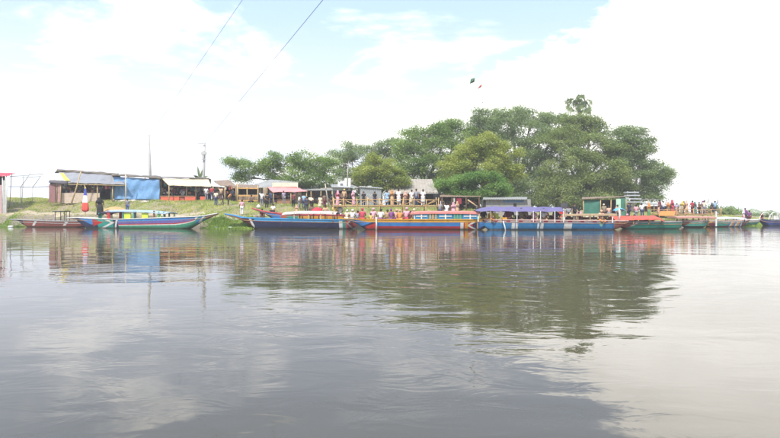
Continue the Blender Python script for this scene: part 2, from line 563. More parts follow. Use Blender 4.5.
def tree(name, label, px, D, lobes, leaf, n_leaves, trunk_r=0.32, leaf_size=0.30, bark=BARK, clump_r=0.75, group='trees on the bank', fill=0.5, thin=0.0):
    """lobes: (px, py, rx, ry, dd): parts of the crown as they stand, in photo units at depth D + dd metres."""
    base = ground(px, D)
    root = thing(name, base, label, 'tree', group)
    org = np.array(base)
    cl_p, cl_w = [], []
    lob_w = []
    for (lx, ly, rx, ry, dd) in lobes:
        c = np.array(at(lx, ly, D + dd))
        s = (D + dd) / F
        rx, ry = rx * 1.08, ry * 1.08
        r = np.array([rx * s, (rx + ry) * 0.5 * s * 0.95, ry * s])
        vol = r[0] * r[1] * r[2]
        nc = max(6, int(6 + (vol ** (2 / 3)) / (clump_r ** 2) * 2.6))
        d = rng.normal(size=(nc, 3))
        d /= np.linalg.norm(d, axis=1)[:, None]
        rad = rng.uniform(fill, 1.0, nc) ** 0.7
        p = c + d * r * rad[:, None]
        cl_p.append(p)
        lob_w.append((c, r, p))
    allc = np.concatenate(cl_p)
    allc = allc[allc[:, 2] > org[2] + 1.2]
    w = rng.uniform(0.25, 1.5, len(allc)) ** 1.5
    cnt = np.maximum(3, (w / w.sum() * n_leaves * 1.9)).astype(int)
    pts = []
    for c, k, ww in zip(allc, cnt, w):
        rr = clump_r * (0.55 + 0.5 * ww ** 0.5)
        q = rng.normal(size=(k, 3)) * np.array([rr, rr, rr * 0.55]) * 0.62
        q[:, 2] -= (q[:, 0] ** 2 + q[:, 1] ** 2) * 0.12
        pts.append(c + q)
    pts = np.concatenate(pts) - org
    v, f = leaf_quads(pts, leaf_size * .74)
    mesh_np('crown', v, f, LEAF[leaf], root)
    # trunk, limbs to each lobe, twigs to some clumps
    mb = MB()
    fork = np.array([org[0], org[1], org[2]]) + np.array([rng.uniform(-.3, .3), 0, 0])
    tops = np.array([c for c, _, _ in lob_w])
    fh = min(max(2.2, (tops[:, 2].min() - org[2]) * 0.6), 4.5)
    fork[2] += fh
    b0 = Vector(base) - Vector((0, 0, 0.3))
    fk = Vector(fork)
    mb.tube([b0, b0.lerp(fk, 0.15) , b0.lerp(fk, 0.55) + Vector((rng.uniform(-.15, .15), rng.uniform(-.15, .15), 0)), fk], [trunk_r * 1.5, trunk_r * 1.05, trunk_r * 0.9, trunk_r * 0.8], 9)
    for c, r, p in lob_w:
        cc = Vector(c)
        mid = fk.lerp(cc, 0.5) + Vector((rng.uniform(-.4, .4), rng.uniform(-.4, .4), rng.uniform(0.1, .7)))
        lr = trunk_r * 0.45
        mb.tube([fk - Vector((0, 0, 0.2)), mid, cc], [lr, lr * 0.7, lr * 0.35], 6)
        for q in p[rng.permutation(len(p))[:9]]:
            qq = Vector(q)
            st = mid.lerp(cc, rng.uniform(0.2, 1.0))
            mb.tube([st, st.lerp(qq, 0.55) + Vector((0, 0, 0.15)), qq], [lr * 0.3, lr * 0.2, 0.02], 4, cap=False)
    mb.build('trunk', bark, root, smooth=True)
    return root


tree('spreading_tree', 'loose spreading green tree with long bare-edged branches reaching left over the stalls', 300, 76,
     [(232, 160, 9, 3, 0), (243, 164, 10, 4, 0.5), (252, 168, 14, 6, 0), (246, 178, 13, 4, 1), (270, 158, 8, 7, 0), (268, 171, 14, 9, 0), (285, 163, 12, 9, 0.5), (303, 160, 15, 9, 0), (318, 163, 13, 11, 1), (330, 170, 11, 13, 0.5), (300, 176, 18, 12, -1), (320, 180, 14, 9, -0.5), (282, 180, 12, 8, 0), (310, 187, 22, 5, 1), (290, 186, 10, 4, 1)],
     'mid', 21000, 0.25, 0.27, clump_r=0.62)
tree('background_tree', 'tall thin grey-green tree behind the white kiosk, between the two rounder green trees', 362, 90,
     [(350, 150, 16, 8, 0), (372, 148, 15, 7, 1), (392, 147, 15, 8, 0), (360, 165, 25, 14, 1), (385, 165, 20, 15, 2), (338, 158, 9, 7, 0), (345, 180, 18, 9, 2), (375, 185, 20, 9, 2)], 'grey', 16000, 0.28, 0.30, clump_r=0.8)
tree('mango_tree', 'small rounded yellow-green tree right behind the grey corrugated kiosk', 380, 73,
     [(378, 164, 15, 9, 0), (366, 175, 12, 9, -.5), (388, 176, 14, 10, 0), (376, 184, 18, 7, 0), (400, 182, 9, 7, 0)], 'yellow', 13000, 0.2, 0.27, clump_r=0.55)
tree('broadleaf_tree', 'tall domed green tree over the large open shed', 425, 84,
     [(408, 142, 16, 11, 0), (428, 133, 20, 10, 0), (448, 129, 18, 9, 1), (462, 137, 14, 14, 1), (415, 158, 20, 14, -1), (440, 152, 22, 16, 0), (408, 174, 18, 10, -1), (432, 174, 20, 12, -1), (455, 165, 16, 14, 0), (445, 185, 22, 9, 0), (400, 186, 10, 6, 1)], 'mid', 34000, 0.42, 0.31, clump_r=0.85)
tree('litchi_tree', 'bushy bright yellow-green tree standing in front of the big dark trees', 484, 68,
     [(482, 146, 20, 11, 0), (466, 156, 17, 11, -.5), (502, 156, 18, 12, 0), (452, 170, 14, 11, 0), (476, 170, 22, 14, -1.5), (508, 170, 14, 12, 0)], 'yellow', 24000, 0.27, 0.27, clump_r=0.6)
tree('shrubby_tree', 'low dense deep-green tree with foliage down to the purple boat canopy', 473, 64,
     [(462, 185, 15, 11, 0), (484, 183, 19, 13, -.5), (500, 188, 9, 8, 0), (448, 187, 9, 9, 0), (470, 195, 22, 5, 0)], 'bright', 17000, 0.16, 0.25, clump_r=0.5)
tree('rain_tree', 'huge dark grey-green tree with the highest crown, left of the palm', 520, 86,
     [(488, 118, 17, 9, 0), (510, 114, 18, 6, 0), (532, 116, 18, 7, 1), (550, 119, 16, 7, 1), (498, 130, 22, 12, -1), (530, 133, 24, 14, -1), (552, 140, 18, 16, 0), (520, 155, 22, 14, -2), (545, 163, 22, 14, -1), (535, 184, 26, 13, -2), (478, 126, 10, 9, 0), (505, 192, 20, 9, -2), (525, 198, 22, 8, -3), (500, 178, 20, 12, -2)], 'grey', 44000, 0.55, 0.32, bark=PALEBARK, clump_r=0.9)
tree('banyan_tree', 'broad olive tree under the palm with foliage hanging to the landing', 583, 80,
     [(575, 124, 16, 9, 1), (590, 127, 12, 10, 1), (562, 140, 20, 13, 0), (588, 146, 22, 14, -1), (608, 152, 16, 13, 0), (570, 165, 24, 16, -2), (600, 170, 24, 16, -2), (578, 188, 28, 13, -2), (610, 188, 20, 11, -1), (552, 186, 14, 12, -1), (560, 199, 22, 7, -3), (590, 200, 22, 6, -3), (612, 198, 12, 6, -2)], 'olive', 44000, 0.5, 0.31, bark=PALEBARK, clump_r=0.85)
tree('riverside_tree', 'grey-green tree at the right end of the grove with layered drooping branches', 632, 80,
     [(618, 138, 14, 9, 0), (632, 136, 16, 8, 0), (641, 147, 13, 10, 0), (622, 155, 16, 12, 0), (640, 168, 17, 11, 0), (655, 170, 13, 8, 0.5), (663, 176, 9, 8, 0.5), (632, 183, 18, 11, 0), (652, 186, 13, 7, 0), (646, 196, 14, 4, 0)], 'grey', 27000, 0.34, 0.30, bark=PALEBARK, clump_r=0.75)


def palmyra(px, py, D):
    base = ground(px, D)
    root = thing('palm_tree', base, 'fan palm whose crown rises above the grove', 'palm tree')
    top = at(px, py, D)
    MB().tube([base - Vector((0, 0, .3)), base.lerp(top, 0.4) + Vector((0.15, 0, 0)), top], [0.28, 0.22, 0.2], 9).build('trunk', BARK, root, smooth=True)
    V, FF = [], []
    for ang, dist in ((165, 1.75), (140, 1.45), (112, 1.35), (85, 1.3), (60, 1.45), (32, 1.7), (8, 1.9), (-18, 1.9), (-45, 1.5), (198, 1.4), (95, .5), (-140, 1.1), (-95, .7), (-65, 1.3), (20, .7), (160, .7), (60, .35), (120, .4), (0, .3), (180, .3), (-90, .3), (90, .9)):
        for rep in ((0, 1) if dist > .6 and ang % 2 else (0,)):
            a0 = R(ang + random.uniform(-10, 10))
            yy = random.uniform(-.9, .9)
            d = Vector((math.cos(a0), yy * (.5 if rep else 1.0), math.sin(a0) * .62)).normalized()
            if rep: d.y = -d.y
            c = top + d * dist * random.uniform(.85, 1.2)
            mb = MB()
            mb.tube([top, top.lerp(c, .6) + Vector((0, 0, .1)), c], [0.05, 0.035, 0.02], 5)
            side = d.cross(Vector((0, 1, 0))).normalized()
            side = (Matrix.Rotation(random.uniform(-.7, .7), 3, d) @ side)
            nrm = side.cross(d)
            for k in range(-8, 9):
                a = R(k * 13)
                dd = (d * math.cos(a) + side * math.sin(a)).normalized()
                L = random.uniform(.6, 1.15)
                w = dd.cross(nrm).normalized() * 0.05
                m_ = c + dd * L * 0.5
                e = c + dd * L - Vector((0, 0, 0.1 + 0.45 * random.random()))
                mb.add([c, m_ + w, e, m_ - w], [(0, 1, 2, 3)])
            mb.build('frond', LEAF['palm'], root)
    return root


palmyra(579.5, 104, 88)


def banana(px, py, D, label):
    base = ground(px, D)
    root = thing('banana_plant', base, label, 'plant')
    top = at(px, py + 8, D)
    MB().tube([base, base.lerp(top, .5), top], [0.14, 0.11, 0.07], 8).build('stem', paint((150, 150, 100), .8), root, smooth=True)
    for i, (ang, L) in enumerate([(100, 1.9), (75, 1.5), (125, 1.3), (40, 1.5), (160, 1.6), (15, 1.2)]):
        a = R(ang)
        d = Vector((math.cos(a), random.uniform(-.3, .3), math.sin(a)))
        mb = MB()
        pr = []
        for k in range(9):
            t = k / 8
            c = top + d * L * t - Vector((0, 0, 0.5 * t * t * (1 if ang not in (100, 75) else 0.1)))
            w = 0.2 * math.sin(math.pi * (0.08 + 0.9 * t)) 
            sd_ = Vector((-d.z, 0.5, d.x)).normalized() * w
            pr.append([c - sd_, c + Vector((0, -.03, .02)), c + sd_])
        mb.slab(pr, 0.01)
        mb.build('leaf', LEAF['grey'], root)


banana(200, 172, 76, 'ragged banana plant poking above the beige awning shop roof')


def bush(px, D, w, h, leaf, n, label, name='bush', size=0.2, group='bushes at the far landing'):
    base = ground(px, D)
    root = thing(name, base, label, 'bush', group)
    k = max(5, int(w * 4))
    cs = np.stack([rng.uniform(-w / 2, w / 2, k), rng.uniform(-w / 3, w / 3, k), rng.uniform(0.2, 1.0, k) * h], 1)
    cs[:, 2] *= 1 - 0.6 * np.abs(cs[:, 0] / (w / 2)) ** 2
    pts = cs[rng.integers(0, k, n)] + rng.normal(size=(n, 3)) * np.array([.28, .28, .2])
    pts[:, 2] = np.abs(pts[:, 2])
    v, f = leaf_quads(pts, size)
    mesh_np('foliage', v, f, LEAF[leaf], root)
    mb = MB()
    for c in cs[:8]:
        mb.tube([base, base + Vector(c) * 0.5 + Vector((0, 0, .1)), base + Vector(c)], [.04, .03, .015], 5)
    mb.build('stem', BARK, root)


bush(720, 76, 3.2, 1.5, 'grey', 2200, 'tall pale bush rising behind the far teal boat')
bush(731, 78, 2.6, 1.0, 'mid', 1500, 'low green bush right of the tall pale bush')
bush(709, 78, 1.6, 0.9, 'olive', 900, 'small olive bush left of the tall pale bush')
bush(771, 84, 1.8, 0.6, 'grey', 800, 'low faded bush behind the far right blue boat')
bush(757, 90, 2.6, 0.5, 'grey', 800, 'low faded scrub on the spit between the two far landings')


for px_, lf, lb in ((505, 'mid', 'dark undergrowth behind the pale grey hut'), (538, 'olive', 'dark undergrowth behind the purple canopy right end'), (562, 'mid', 'dark undergrowth behind the dark framed board'),
                    (592, 'olive', 'dark undergrowth behind the green tarp'), (616, 'mid', 'dark undergrowth behind the pale green door panel'), (352, 'mid', 'undergrowth behind the white kiosk'), (318, 'mid', 'undergrowth behind the low lean-to')):
    bush(px_, 92, 6.5, 5.0 if px_ > 400 else 3.4, lf, 7000, lb, size=.34, group='undergrowth behind the stalls')


# grass on the bank, weed at the waterline, a far wood on the right
def blades(name, label, uv, n, h, mat, w=0.035, nb=3, cat='grass'):
    (u0, u1), (s0, s1) = uv
    u = rng.uniform(u0, u1, n)
    s = rng.uniform(s0, s1, n)
    D = np.interp(u, _ss[0][:, 0], _ss[0][:, 1]) + s
    x = (u - 390) / F * D
    keep = (np.sin(x * 0.8 + D * 0.6) + np.sin(x * 2.1 - D * 1.3) + rng.normal(size=n) * 0.9) > -0.7
    keep &= rng.random(n) < np.clip(np.minimum(u - u0, u1 - u) / (0.22 * (u1 - u0)), 0, 1) ** 1.3 + (0.0 if u1 - u0 < 100 else 1.0)
    keep &= ~((s > 1.35) & (s < 3.2) & (u < 345) & (rng.random(n) < 0.93))
    keep &= ~((s > .1) & (s < 1.35) & (u < 200) & (u > 25) & (rng.random(n) < 0.75))
    x, D = x[keep], D[keep]
    z = np.maximum(gz_np(x, D), -0.02)
    k = len(x)
    vs = []
    for b in range(nb):
        a = rng.uniform(0, 6.28, k)
        hh = h * rng.uniform(0.4, 1.25, k)
        ln = rng.uniform(0.1, 0.7, k) * hh
        ox, oy = rng.normal(size=k) * 0.07, rng.normal(size=k) * 0.07
        ca, sa = np.cos(a), np.sin(a)
        p0 = np.stack([x + ox - sa * w, D + oy + ca * w, z - 0.02], 1)
        p1 = np.stack([x + ox + sa * w, D + oy - ca * w, z - 0.02], 1)
        p2 = np.stack([x + ox + ca * ln, D + oy + sa * ln, z + hh], 1)
        vs.append(np.stack([p0, p1, p2], 1).reshape(-1, 3))
    v = np.concatenate(vs)
    o = mesh_np(name, v, np.arange(len(v)).reshape(-1, 3), mat)
    return tag(o, label, cat, kind='stuff')


blades('grass', 'short dry green grass covering the bank', ((-60, 480), (0.4, 13.5)), 42000, 0.15, LEAF['grass'])
blades('grass', 'thin grass along the far right landing', ((600, 900), (0.2, 9)), 9000, 0.16, LEAF['grass'])
blades('water_weed', 'bright green weed growing in the shallows at the left edge', ((-60, 30), (-1.6, 0.8)), 6000, 0.16, LEAF['weed'], 0.05, cat='weed')
blades('water_weed', 'bright green weed on the low mound between two boat bows', ((200, 256), (-1.2, 2.6)), 9000, 0.15, LEAF['weed'], 0.05, cat='weed')
blades('water_weed', 'weed and grass fringe at the tip of the far right spit', ((738, 768), (-1.2, 2.5)), 3500, 0.2, LEAF['weed'], 0.05, cat='weed')

n = 9000
u = rng.uniform(700, 1150, n)
D = rng.uniform(420, 520, n)
hgt = 2.2 + 1.3 * np.sin(u * 0.11) + 1.0 * np.sin(u * 0.31 + 1)
px_ = np.stack([(u - 390) / F * D, D, 0.2 + rng.random(n) * np.maximum(hgt, 0.8)], 1)
v, f = leaf_quads(px_, 1.6)
tag(mesh_np('far_wood', v, f, LEAF['mid']), 'faint line of trees far off across the water on the right', 'woods', kind='stuff')

# ------------------------------------------------------------------ boats
WHITE = paint((238, 236, 228), .5, .25)
NAVY = paint((44, 50, 84), .45, .35)
BLUE = paint((66, 140, 210), .45, .3)
SKYB = paint((70, 160, 215), .45, .3)
TEAL = paint((60, 165, 150), .45, .3)
GREEN = paint((74, 166, 128), .45, .3)
PURPLE = paint((122, 108, 172), .5, .3)
RED = paint((205, 52, 52), .45, .3)
PINKRED = paint((214, 92, 96), .5, .3)
MAROON = paint((112, 46, 62), .5, .3)
YELLOW = paint((236, 172, 50), .45, .3)
BROWNRED = paint((158, 84, 72), .6, .4)
BROWN = paint((128, 92, 68), .7, .4)
DARK = paint((36, 34, 40), .6, .3)
TAN = paint((196, 168, 130), .75, .35)
WOOD = paint((170, 136, 98), .8, .4, 2.0, .3)
GREYDECK = paint((176, 172, 166), .75, .35)
PALEPINK = paint((226, 190, 176), .55, .3)
OCHRE = paint((222, 168, 92), .7, .3)
LIME = paint((218, 240, 76), .5, .1)
BAMBOO = paint((206, 180, 130), .65, .35)


def HULL(m):
    for k, v in list(MATS.items()):
        if v == m: return paint(k[0], k[1], k[2], 1.6, 0.0, hull=True)
    return m


class Boat:
    PR = [(0.0, 0.0), (0.5, 0.02), (0.66, 0.10), (0.75, 0.20), (0.81, 0.30), (0.855, 0.40), (0.89, 0.50), (0.92, 0.60), (0.945, 0.68), (0.965, 0.76), (0.98, 0.84), (0.99, 0.92), (1.0, 1.0)]

    def __init__(s, name, label, D, sheer, keel, hw, paintf, mats, deckmat, gunmat, n=170, deck_drop=0.22, cat='boat', group='wooden boats moored along the bank', keel_z=None):
        n = int(n * 1.6)
        s.D, s.sheer, s.keel, s.hw = D, sheer, keel, hw
        p0, p1 = sheer[0][0], sheer[-1][0]
        s.drop = deck_drop
        c = at((p0 + p1) / 2, YH, lerp_table(D, (p0 + p1) / 2))
        s.root = thing(name, (c.x, c.y, 0.0), label, cat, group)
        a, b = s.mid(p0), s.mid(p1)
        ax = Vector((b.x - a.x, b.y - a.y, 0)).normalized()
        s.lat = Vector((ax.y, -ax.x, 0))           # towards the camera
        if s.lat.y > 0: s.lat = -s.lat
        mb, dk = MB(), MB()
        st, dkp = [], []
        gun = [[], []]
        pxs = [p0 + (p1 - p0) * i / n for i in range(n + 1)]
        for u in pxs:
            Dc = lerp_table(D, u)
            zs, zk = wz(lerp_table(sheer, u), Dc), wz(lerp_table(keel, u), Dc)
            w = lerp_table(hw, u)
            cx = Vector((wx(u, Dc), Dc, 0))
            row = []
            for sd_ in (1, -1):
                row.append([cx + s.lat * (w * fw * sd_) + Vector((0, 0, zk + (zs - zk) * fh)) for fw, fh in s.PR])
            st.append(row)
            zd = max(zs - deck_drop, zk + 0.5 * (zs - zk))
            dkp.append([cx + s.lat * (w * .97) + Vector((0, 0, zd)), cx + s.lat * (w * .3) + Vector((0, 0, zd + .03)), cx - s.lat * (w * .3) + Vector((0, 0, zd + .03)), cx - s.lat * (w * .97) + Vector((0, 0, zd))])
            gun[0].append(cx + s.lat * w + Vector((0, 0, zs)))
            gun[1].append(cx - s.lat * w + Vector((0, 0, zs)))
        k = len(s.PR)
        for side in (0, 1):
            off = len(mb.v)
            for row in st: mb.v.extend([tuple(v) for v in row[side]])
            for i in range(n):
                for j in range(k - 1):
                    q = (off + i * k + j, off + (i + 1) * k + j, off + (i + 1) * k + j + 1, off + i * k + j + 1)
                    mb.f.append(q if side == 0 else q[::-1])
                    um = (pxs[i] + pxs[i + 1]) / 2
                    vm = (s.PR[j][1] + s.PR[j + 1][1]) / 2
                    py = lerp_table(keel, um) + (lerp_table(sheer, um) - lerp_table(keel, um)) * vm
                    mb.mi.append(paintf(um, py, vm))
        # thin transoms at both ends
        for i in (0, n):
            ring = [tuple(v) for v in st[i][0]] + [tuple(v) for v in st[i][1][::-1][:-1]]
            mb.add(ring, [tuple(range(len(ring)))], paintf(pxs[i], lerp_table(sheer, pxs[i]) + 1, 0.7))
        mb.build('hull', [HULL(m) for m in mats], s.root, smooth=False)
        dk.slab(dkp, 0.05)
        dk.build('deck', deckmat, s.root)
        for side in (0, 1):
            gm = MB()
            gr = []
            o_ = s.lat * (1 if side == 0 else -1)
            for i in range(0, n + 1, 3):
                p = gun[side][i]
                gr.append([p - o_ * 0.07 + Vector((0, 0, .03)), p + o_ * 0.05 + Vector((0, 0, .03))])
            gm.slab(gr, 0.07)
            gm.build('gunwale', gunmat, s.root)

    def mid(s, u):
        Dc = lerp_table(s.D, u)
        return Vector((wx(u, Dc), Dc, wz(lerp_table(s.sheer, u), Dc)))

    def deck_z(s, u): return s.mid(u).z - s.drop + 0.03

    def on(s, u, off=0.0):
        p = s.mid(u) + s.lat * off
        p.z = s.deck_z(u)
        return p

    def post(s, u, top_py, off, w, mat, name='post', bottom=None):
        p = s.mid(u) + s.lat * off
        zt = wz(top_py, lerp_table(s.D, u))
        q = Vector((p.x, p.y, s.deck_z(u) - .02 if bottom is None else bottom))
        return MB().beam(q, (p.x, p.y, zt), w).build(name, mat, s.root)

    def roof(s, prof, half, mat, name='roof', th=0.06, arch=0.12, edge=None):
        """prof: (px, py) along the ridge line; half: half width in metres"""
        gr = []
        m = 8
        u0, u1 = prof[0][0], prof[-1][0]
        for i in range(25):
            u = u0 + (u1 - u0) * i / 24
            p = s.mid(u)
            z = wz(lerp_table(prof, u), lerp_table(s.D, u))
            gr.append([Vector((p.x, p.y, z - arch * (2 * j / m - 1) ** 2)) + s.lat * (half * (1 - 2 * j / m)) for j in range(m + 1)])
        b = MB().slab(gr, th)
        return b.build(name, mat, s.root, smooth=False)

    def panel(s, u0, u1, y0, y1, off, mat, name='panel', th=0.04, parent=None):
        a, b = s.mid(u0) + s.lat * off, s.mid(u1) + s.lat * off
        D0 = lerp_table(s.D, (u0 + u1) / 2)
        z0, z1 = wz(y1, D0), wz(y0, D0)
        mb = MB()
        d = (b - a)
        d.z = 0
        c = (a + b) / 2
        c.z = (z0 + z1) / 2
        q = d.to_track_quat('X', 'Z').to_matrix()
        mb.box(c, (d.length, th, z1 - z0), q)
        return mb.build(name, mat, parent or s.root)


Boat.PR = [(float(np.interp(h_, [q[1] for q in Boat.PR], [q[0] for q in Boat.PR])), h_) for h_ in [0.0, .02, .08] + [.12 + .88 * i_ / 25 for i_ in range(26)]]

# --- small red-brown boat, far left
def pf(u, y, v):
    if v > .9: return 1
    for a in (39, 70):
        if abs((u - a) - (223.5 - y) * 0.8) < 1.3 and y < 225.5: return 2
    if u < 27: return 3
    return 0
b1 = Boat('rowing_boat', 'low red-brown wooden boat with white chevrons and a long flat grey bow', [(10, 60.2), (84, 59.2)],
          [(10, 219.2), (30, 219.8), (60, 220.8), (84, 220.9)], [(10, 219.8), (20, 221.6), (26, 225), (31, 228.2), (76, 228.6), (84, 226)],
          [(10, .12), (22, .5), (40, .75), (70, .75), (84, .35)], pf, [BROWNRED, GREYDECK, WHITE, DARK], GREYDECK, GREYDECK)
b1.roof([(55.5, 211), (68, 210.7)], .5, DARK, 'canopy', .05, .04)
for u_ in (58, 63.5, 67):
    for o_ in (.42, -.42): b1.post(u_, 211.2, o_, .05, DARK)
for u_ in (42, 50, 57): b1.panel(u_, u_ + 1.6, 219.6, 220.2, 0, GREYDECK, 'thwart', 1.2)

# --- colourful boat
def pf(u, y, v):
    if u < 125:
        if v > .93: return 0
        if u < 99:
            return 2 if (y - 218) < (u - 82) * 0.42 and u > 83 and y < 225 - (u - 83) * .05 else 1
        if 98 <= u < 110 and abs(y - 222.3) < (110 - u) * 0.32: return 3
        if u < 104 and y > 222: return 1
        if abs((u - 119.5) + abs(y - 222.6) * 2.2) < 2.0: return 0
        if abs((u - 123.3) - (222.5 - y) * .35) < 0.9: return 0
        if u > 120: return 1
        return 4
    if u < 198:
        if v > .93: return 7
        if v > .80: return 2
        if v > .56: return 5
        if v > .51: return 3
        if v > .45: return 0
        return 6
    if u < 207:
        return (0, 4, 2)[int((u + y * .8) / 1.8) % 3]
    return 8
b2 = Boat('passenger_boat', 'long boat with purple sides, green bottom, triangle-painted bow and pale roof', [(68, 57), (218, 53.2)],
          [(68, 217.8), (82, 217.4), (100, 218.3), (125, 219.0), (150, 218.2), (180, 217.0), (198, 216.4), (207, 215.4), (218, 213.2)],
          [(68, 218.6), (78, 219.8), (84, 224.5), (90, 229), (98, 230.5), (180, 231), (190, 228.5), (198, 224), (204, 220.6), (218, 214.4)],
          [(68, .15), (80, .5), (100, .9), (125, 1.05), (170, 1.0), (195, .65), (207, .3), (218, .1)], pf,
          [WHITE, NAVY, BLUE, RED, TEAL, PURPLE, GREEN, NAVY, BROWN], WOOD, WHITE, n=240)
b2.roof([(112, 210.0), (125, 209.6), (150, 210.2), (172, 212.0)], .95, paint((172, 192, 206), .5, .25), 'roof', .07, .14)
b2.roof([(102.5, 213.6), (107, 211.6), (112, 210.3), (127, 210.5)], .97, NAVY, 'prow_hood', .05, .16)
for u_, m_, w_ in ((106, NAVY, .07), (115, RED, .24), (129, TEAL, .1), (139.5, TEAL, .1), (141.5, DARK, .08), (159.5, BROWN, .13), (164, GREEN, .12), (169, TEAL, .08)):
    for o_ in (.82, -.82): b2.post(u_, 210.9 if u_ < 160 else 211.6, o_, w_, m_)
for u_, w_ in ((104, 3.4), (129.5, 6.5), (147, 6), (162.5, 3)):
    b2.panel(u_, u_ + w_, 213.0, 218.3, 0.74, LIME if u_ > 110 else GREEN, 'seat_back', .08)
    b2.panel(u_, u_ + w_, 216.8, 217.3, 0, LIME, 'seat', .9)

# --- dark navy boat with pale flat awning
def pf(u, y, v):
    if u < 244: return 1 if v > .35 else 2
    if u < 257:
        k = (u - 254.5) - (y - 223) * .45
        if abs(k) < 1.3: return 0
        return 2 if k < 0 else 4
    if 341 < u < 344: return 0
    if u >= 344:
        return 5 if u < 347 else (0 if abs((u - 349) - abs(y - 223.5) * .9) < .9 else 1)
    if v > .80: return 3
    if v > .72: return 2
    return 4
b3 = Boat('passenger_boat', 'dark navy boat with a blue gunwale, pink beak bow and flat pale awning', [(225, 54.6), (356, 53)],
          [(225, 213.8), (234, 215.2), (243, 217.4), (252, 217.8), (300, 219.0), (345, 219.9), (356, 219.6)],
          [(225, 214.8), (238, 218.6), (247, 222.5), (254, 227), (260, 230.2), (348, 230.4), (356, 227)],
          [(225, .1), (240, .35), (255, .75), (280, 1.0), (330, 1.0), (350, .7), (356, .5)], pf,
          [WHITE, PINKRED, MAROON, SKYB, NAVY, TEAL], WOOD, SKYB, n=200)
b3.roof([(285, 212.0), (300, 210.9), (325, 210.9), (338, 211.6)], 1.0, paint((198, 188, 178), .7, .35), 'awning', .04, .24)
for u_, m_ in ((297, TAN), (311, BAMBOO), (323, BAMBOO), (335, BROWN)):
    for o_ in (.9, -.9): b3.post(u_, 212.6, o_, .09, m_)

# --- orange sided boat behind it
def pf(u, y, v):
    if v > .86: return 0
    if u < 283: return 1 if v > .3 else 4
    if u < 289: return 2
    if u < 300: return 5
    return 3 if (int(u) % 8) else 4
b4 = Boat('passenger_boat', 'boat with orange-yellow panelled side and red-edged blue bow behind the pale awning', [(252, 57.2), (352, 56.2)],
          [(252, 208.0), (262, 210.8), (272, 212.4), (290, 214.0), (352, 214.8)], [(252, 209.2), (264, 213), (272, 218), (284, 226), (345, 227), (352, 224)],
          [(252, .1), (265, .4), (285, .8), (340, .8), (352, .5)], pf, [PINKRED, BLUE, paint((190, 96, 60), .6), YELLOW, DARK, TEAL], WOOD, PINKRED)
cv_ = b4.on(317)
rb = MB()
rb.lathe([(.62, 0), (.6, .22), (.48, .42), (.25, .54), (.04, .58)], (cv_.x, cv_.y, cv_.z + .3), 18, 1.1, .8, .05, 7)
rb.build('covered_bundle', paint((205, 50, 66), .7, .2), None, smooth=True)
tag(bpy.data.objects['covered_bundle'], 'rounded bundle under a red cloth on the orange sided boat', 'bundle')
MB().box((cv_.x, cv_.y, cv_.z + .15), (1.2, .9, .3)).build('crate', WOOD, b4.root)

# --- big red, blue and yellow boat
def pf(u, y, v):
    if v > .80: return 0
    if u < 377:
        t = (y - 228.5) - (u - 358) * (-0.36)
        if u < 356: return 1
        if abs(t) < 1.0: return 3
        return 1 if t < 0 else (2 if u > 366 else 3)
    if u < 459.8: return 1 if v > .45 else 2
    if u < 462.8: return 4
    if u < 464.4: return 2
    if u < 467.2: return 0
    if u < 476:
        if abs(abs(y - 225.2) * 2.0 - (u - 467)) < 1.6: return 4
        return 2 if abs(y - 225.2) * 2.0 > (u - 467) or u < 472 else 3
    if u < 477.4: return 5
    t = (y - 228) - (u - 480) * (-0.42)
    return 1 if t < -0.7 else 3
b5 = Boat('passenger_boat', 'large red and blue boat with yellow gunwale and cross-panelled cabin', [(340, 51.6), (500, 50.8)],
          [(340, 218.2), (360, 219.0), (400, 219.3), (450, 219.3), (478, 219.2), (490, 218.2), (500, 216.8)],
          [(340, 219.2), (354, 222.2), (362, 227), (369, 231), (478, 231.4), (484, 228.6), (491, 223.2), (500, 217.8)],
          [(340, .15), (355, .6), (375, 1.05), (420, 1.2), (465, 1.15), (480, .7), (490, .35), (500, .1)], pf,
          [YELLOW, BLUE, RED, NAVY, WHITE, OCHRE], WOOD, YELLOW, n=260)
b5.roof([(411, 211.4), (430, 210.9), (462, 210.9), (479, 211.4)], 1.1, paint((222, 138, 126), .6, .25), 'cabin_roof', .16, .10)
for sgn in (1, -1):
    for i_, (u0, u1) in enumerate(((415, 428), (438, 452), (462, 476.5))):
        pn_ = b5.panel(u0, u1, 213.2, 219.0, .98 * sgn, paint((52, 140, 186), .45, .25), 'cabin_panel', .05)
        cx_ = (u0 + u1) / 2
        b5.panel(cx_ - .55, cx_ + .55, 213.3, 218.9, 1.02 * sgn, WHITE, 'cross_upright', .05, pn_)
        b5.panel(u0 + 1, u1 - 1, 215.7, 216.6, 1.03 * sgn, WHITE, 'cross_bar', .05, pn_)
    for (u0, u1, m_) in ((428.4, 437.6, OCHRE), (452.4, 461.6, paint((96, 160, 110), .5))):
        pn_ = b5.panel(u0, u1, 213.2, 219.0, .98 * sgn, paint((60, 130, 150), .5), 'lattice_panel', .05)
        for k_ in range(3):
            b5.panel(u0 + 1 + k_ * 2.8, u0 + 2.2 + k_ * 2.8, 213.6, 218.7, 1.02 * sgn, m_, 'lattice_bar', .05, pn_)
for u_ in (414.6, 477):
    for o_ in (.95, -.95): b5.post(u_, 211.8, o_, .09, WHITE)

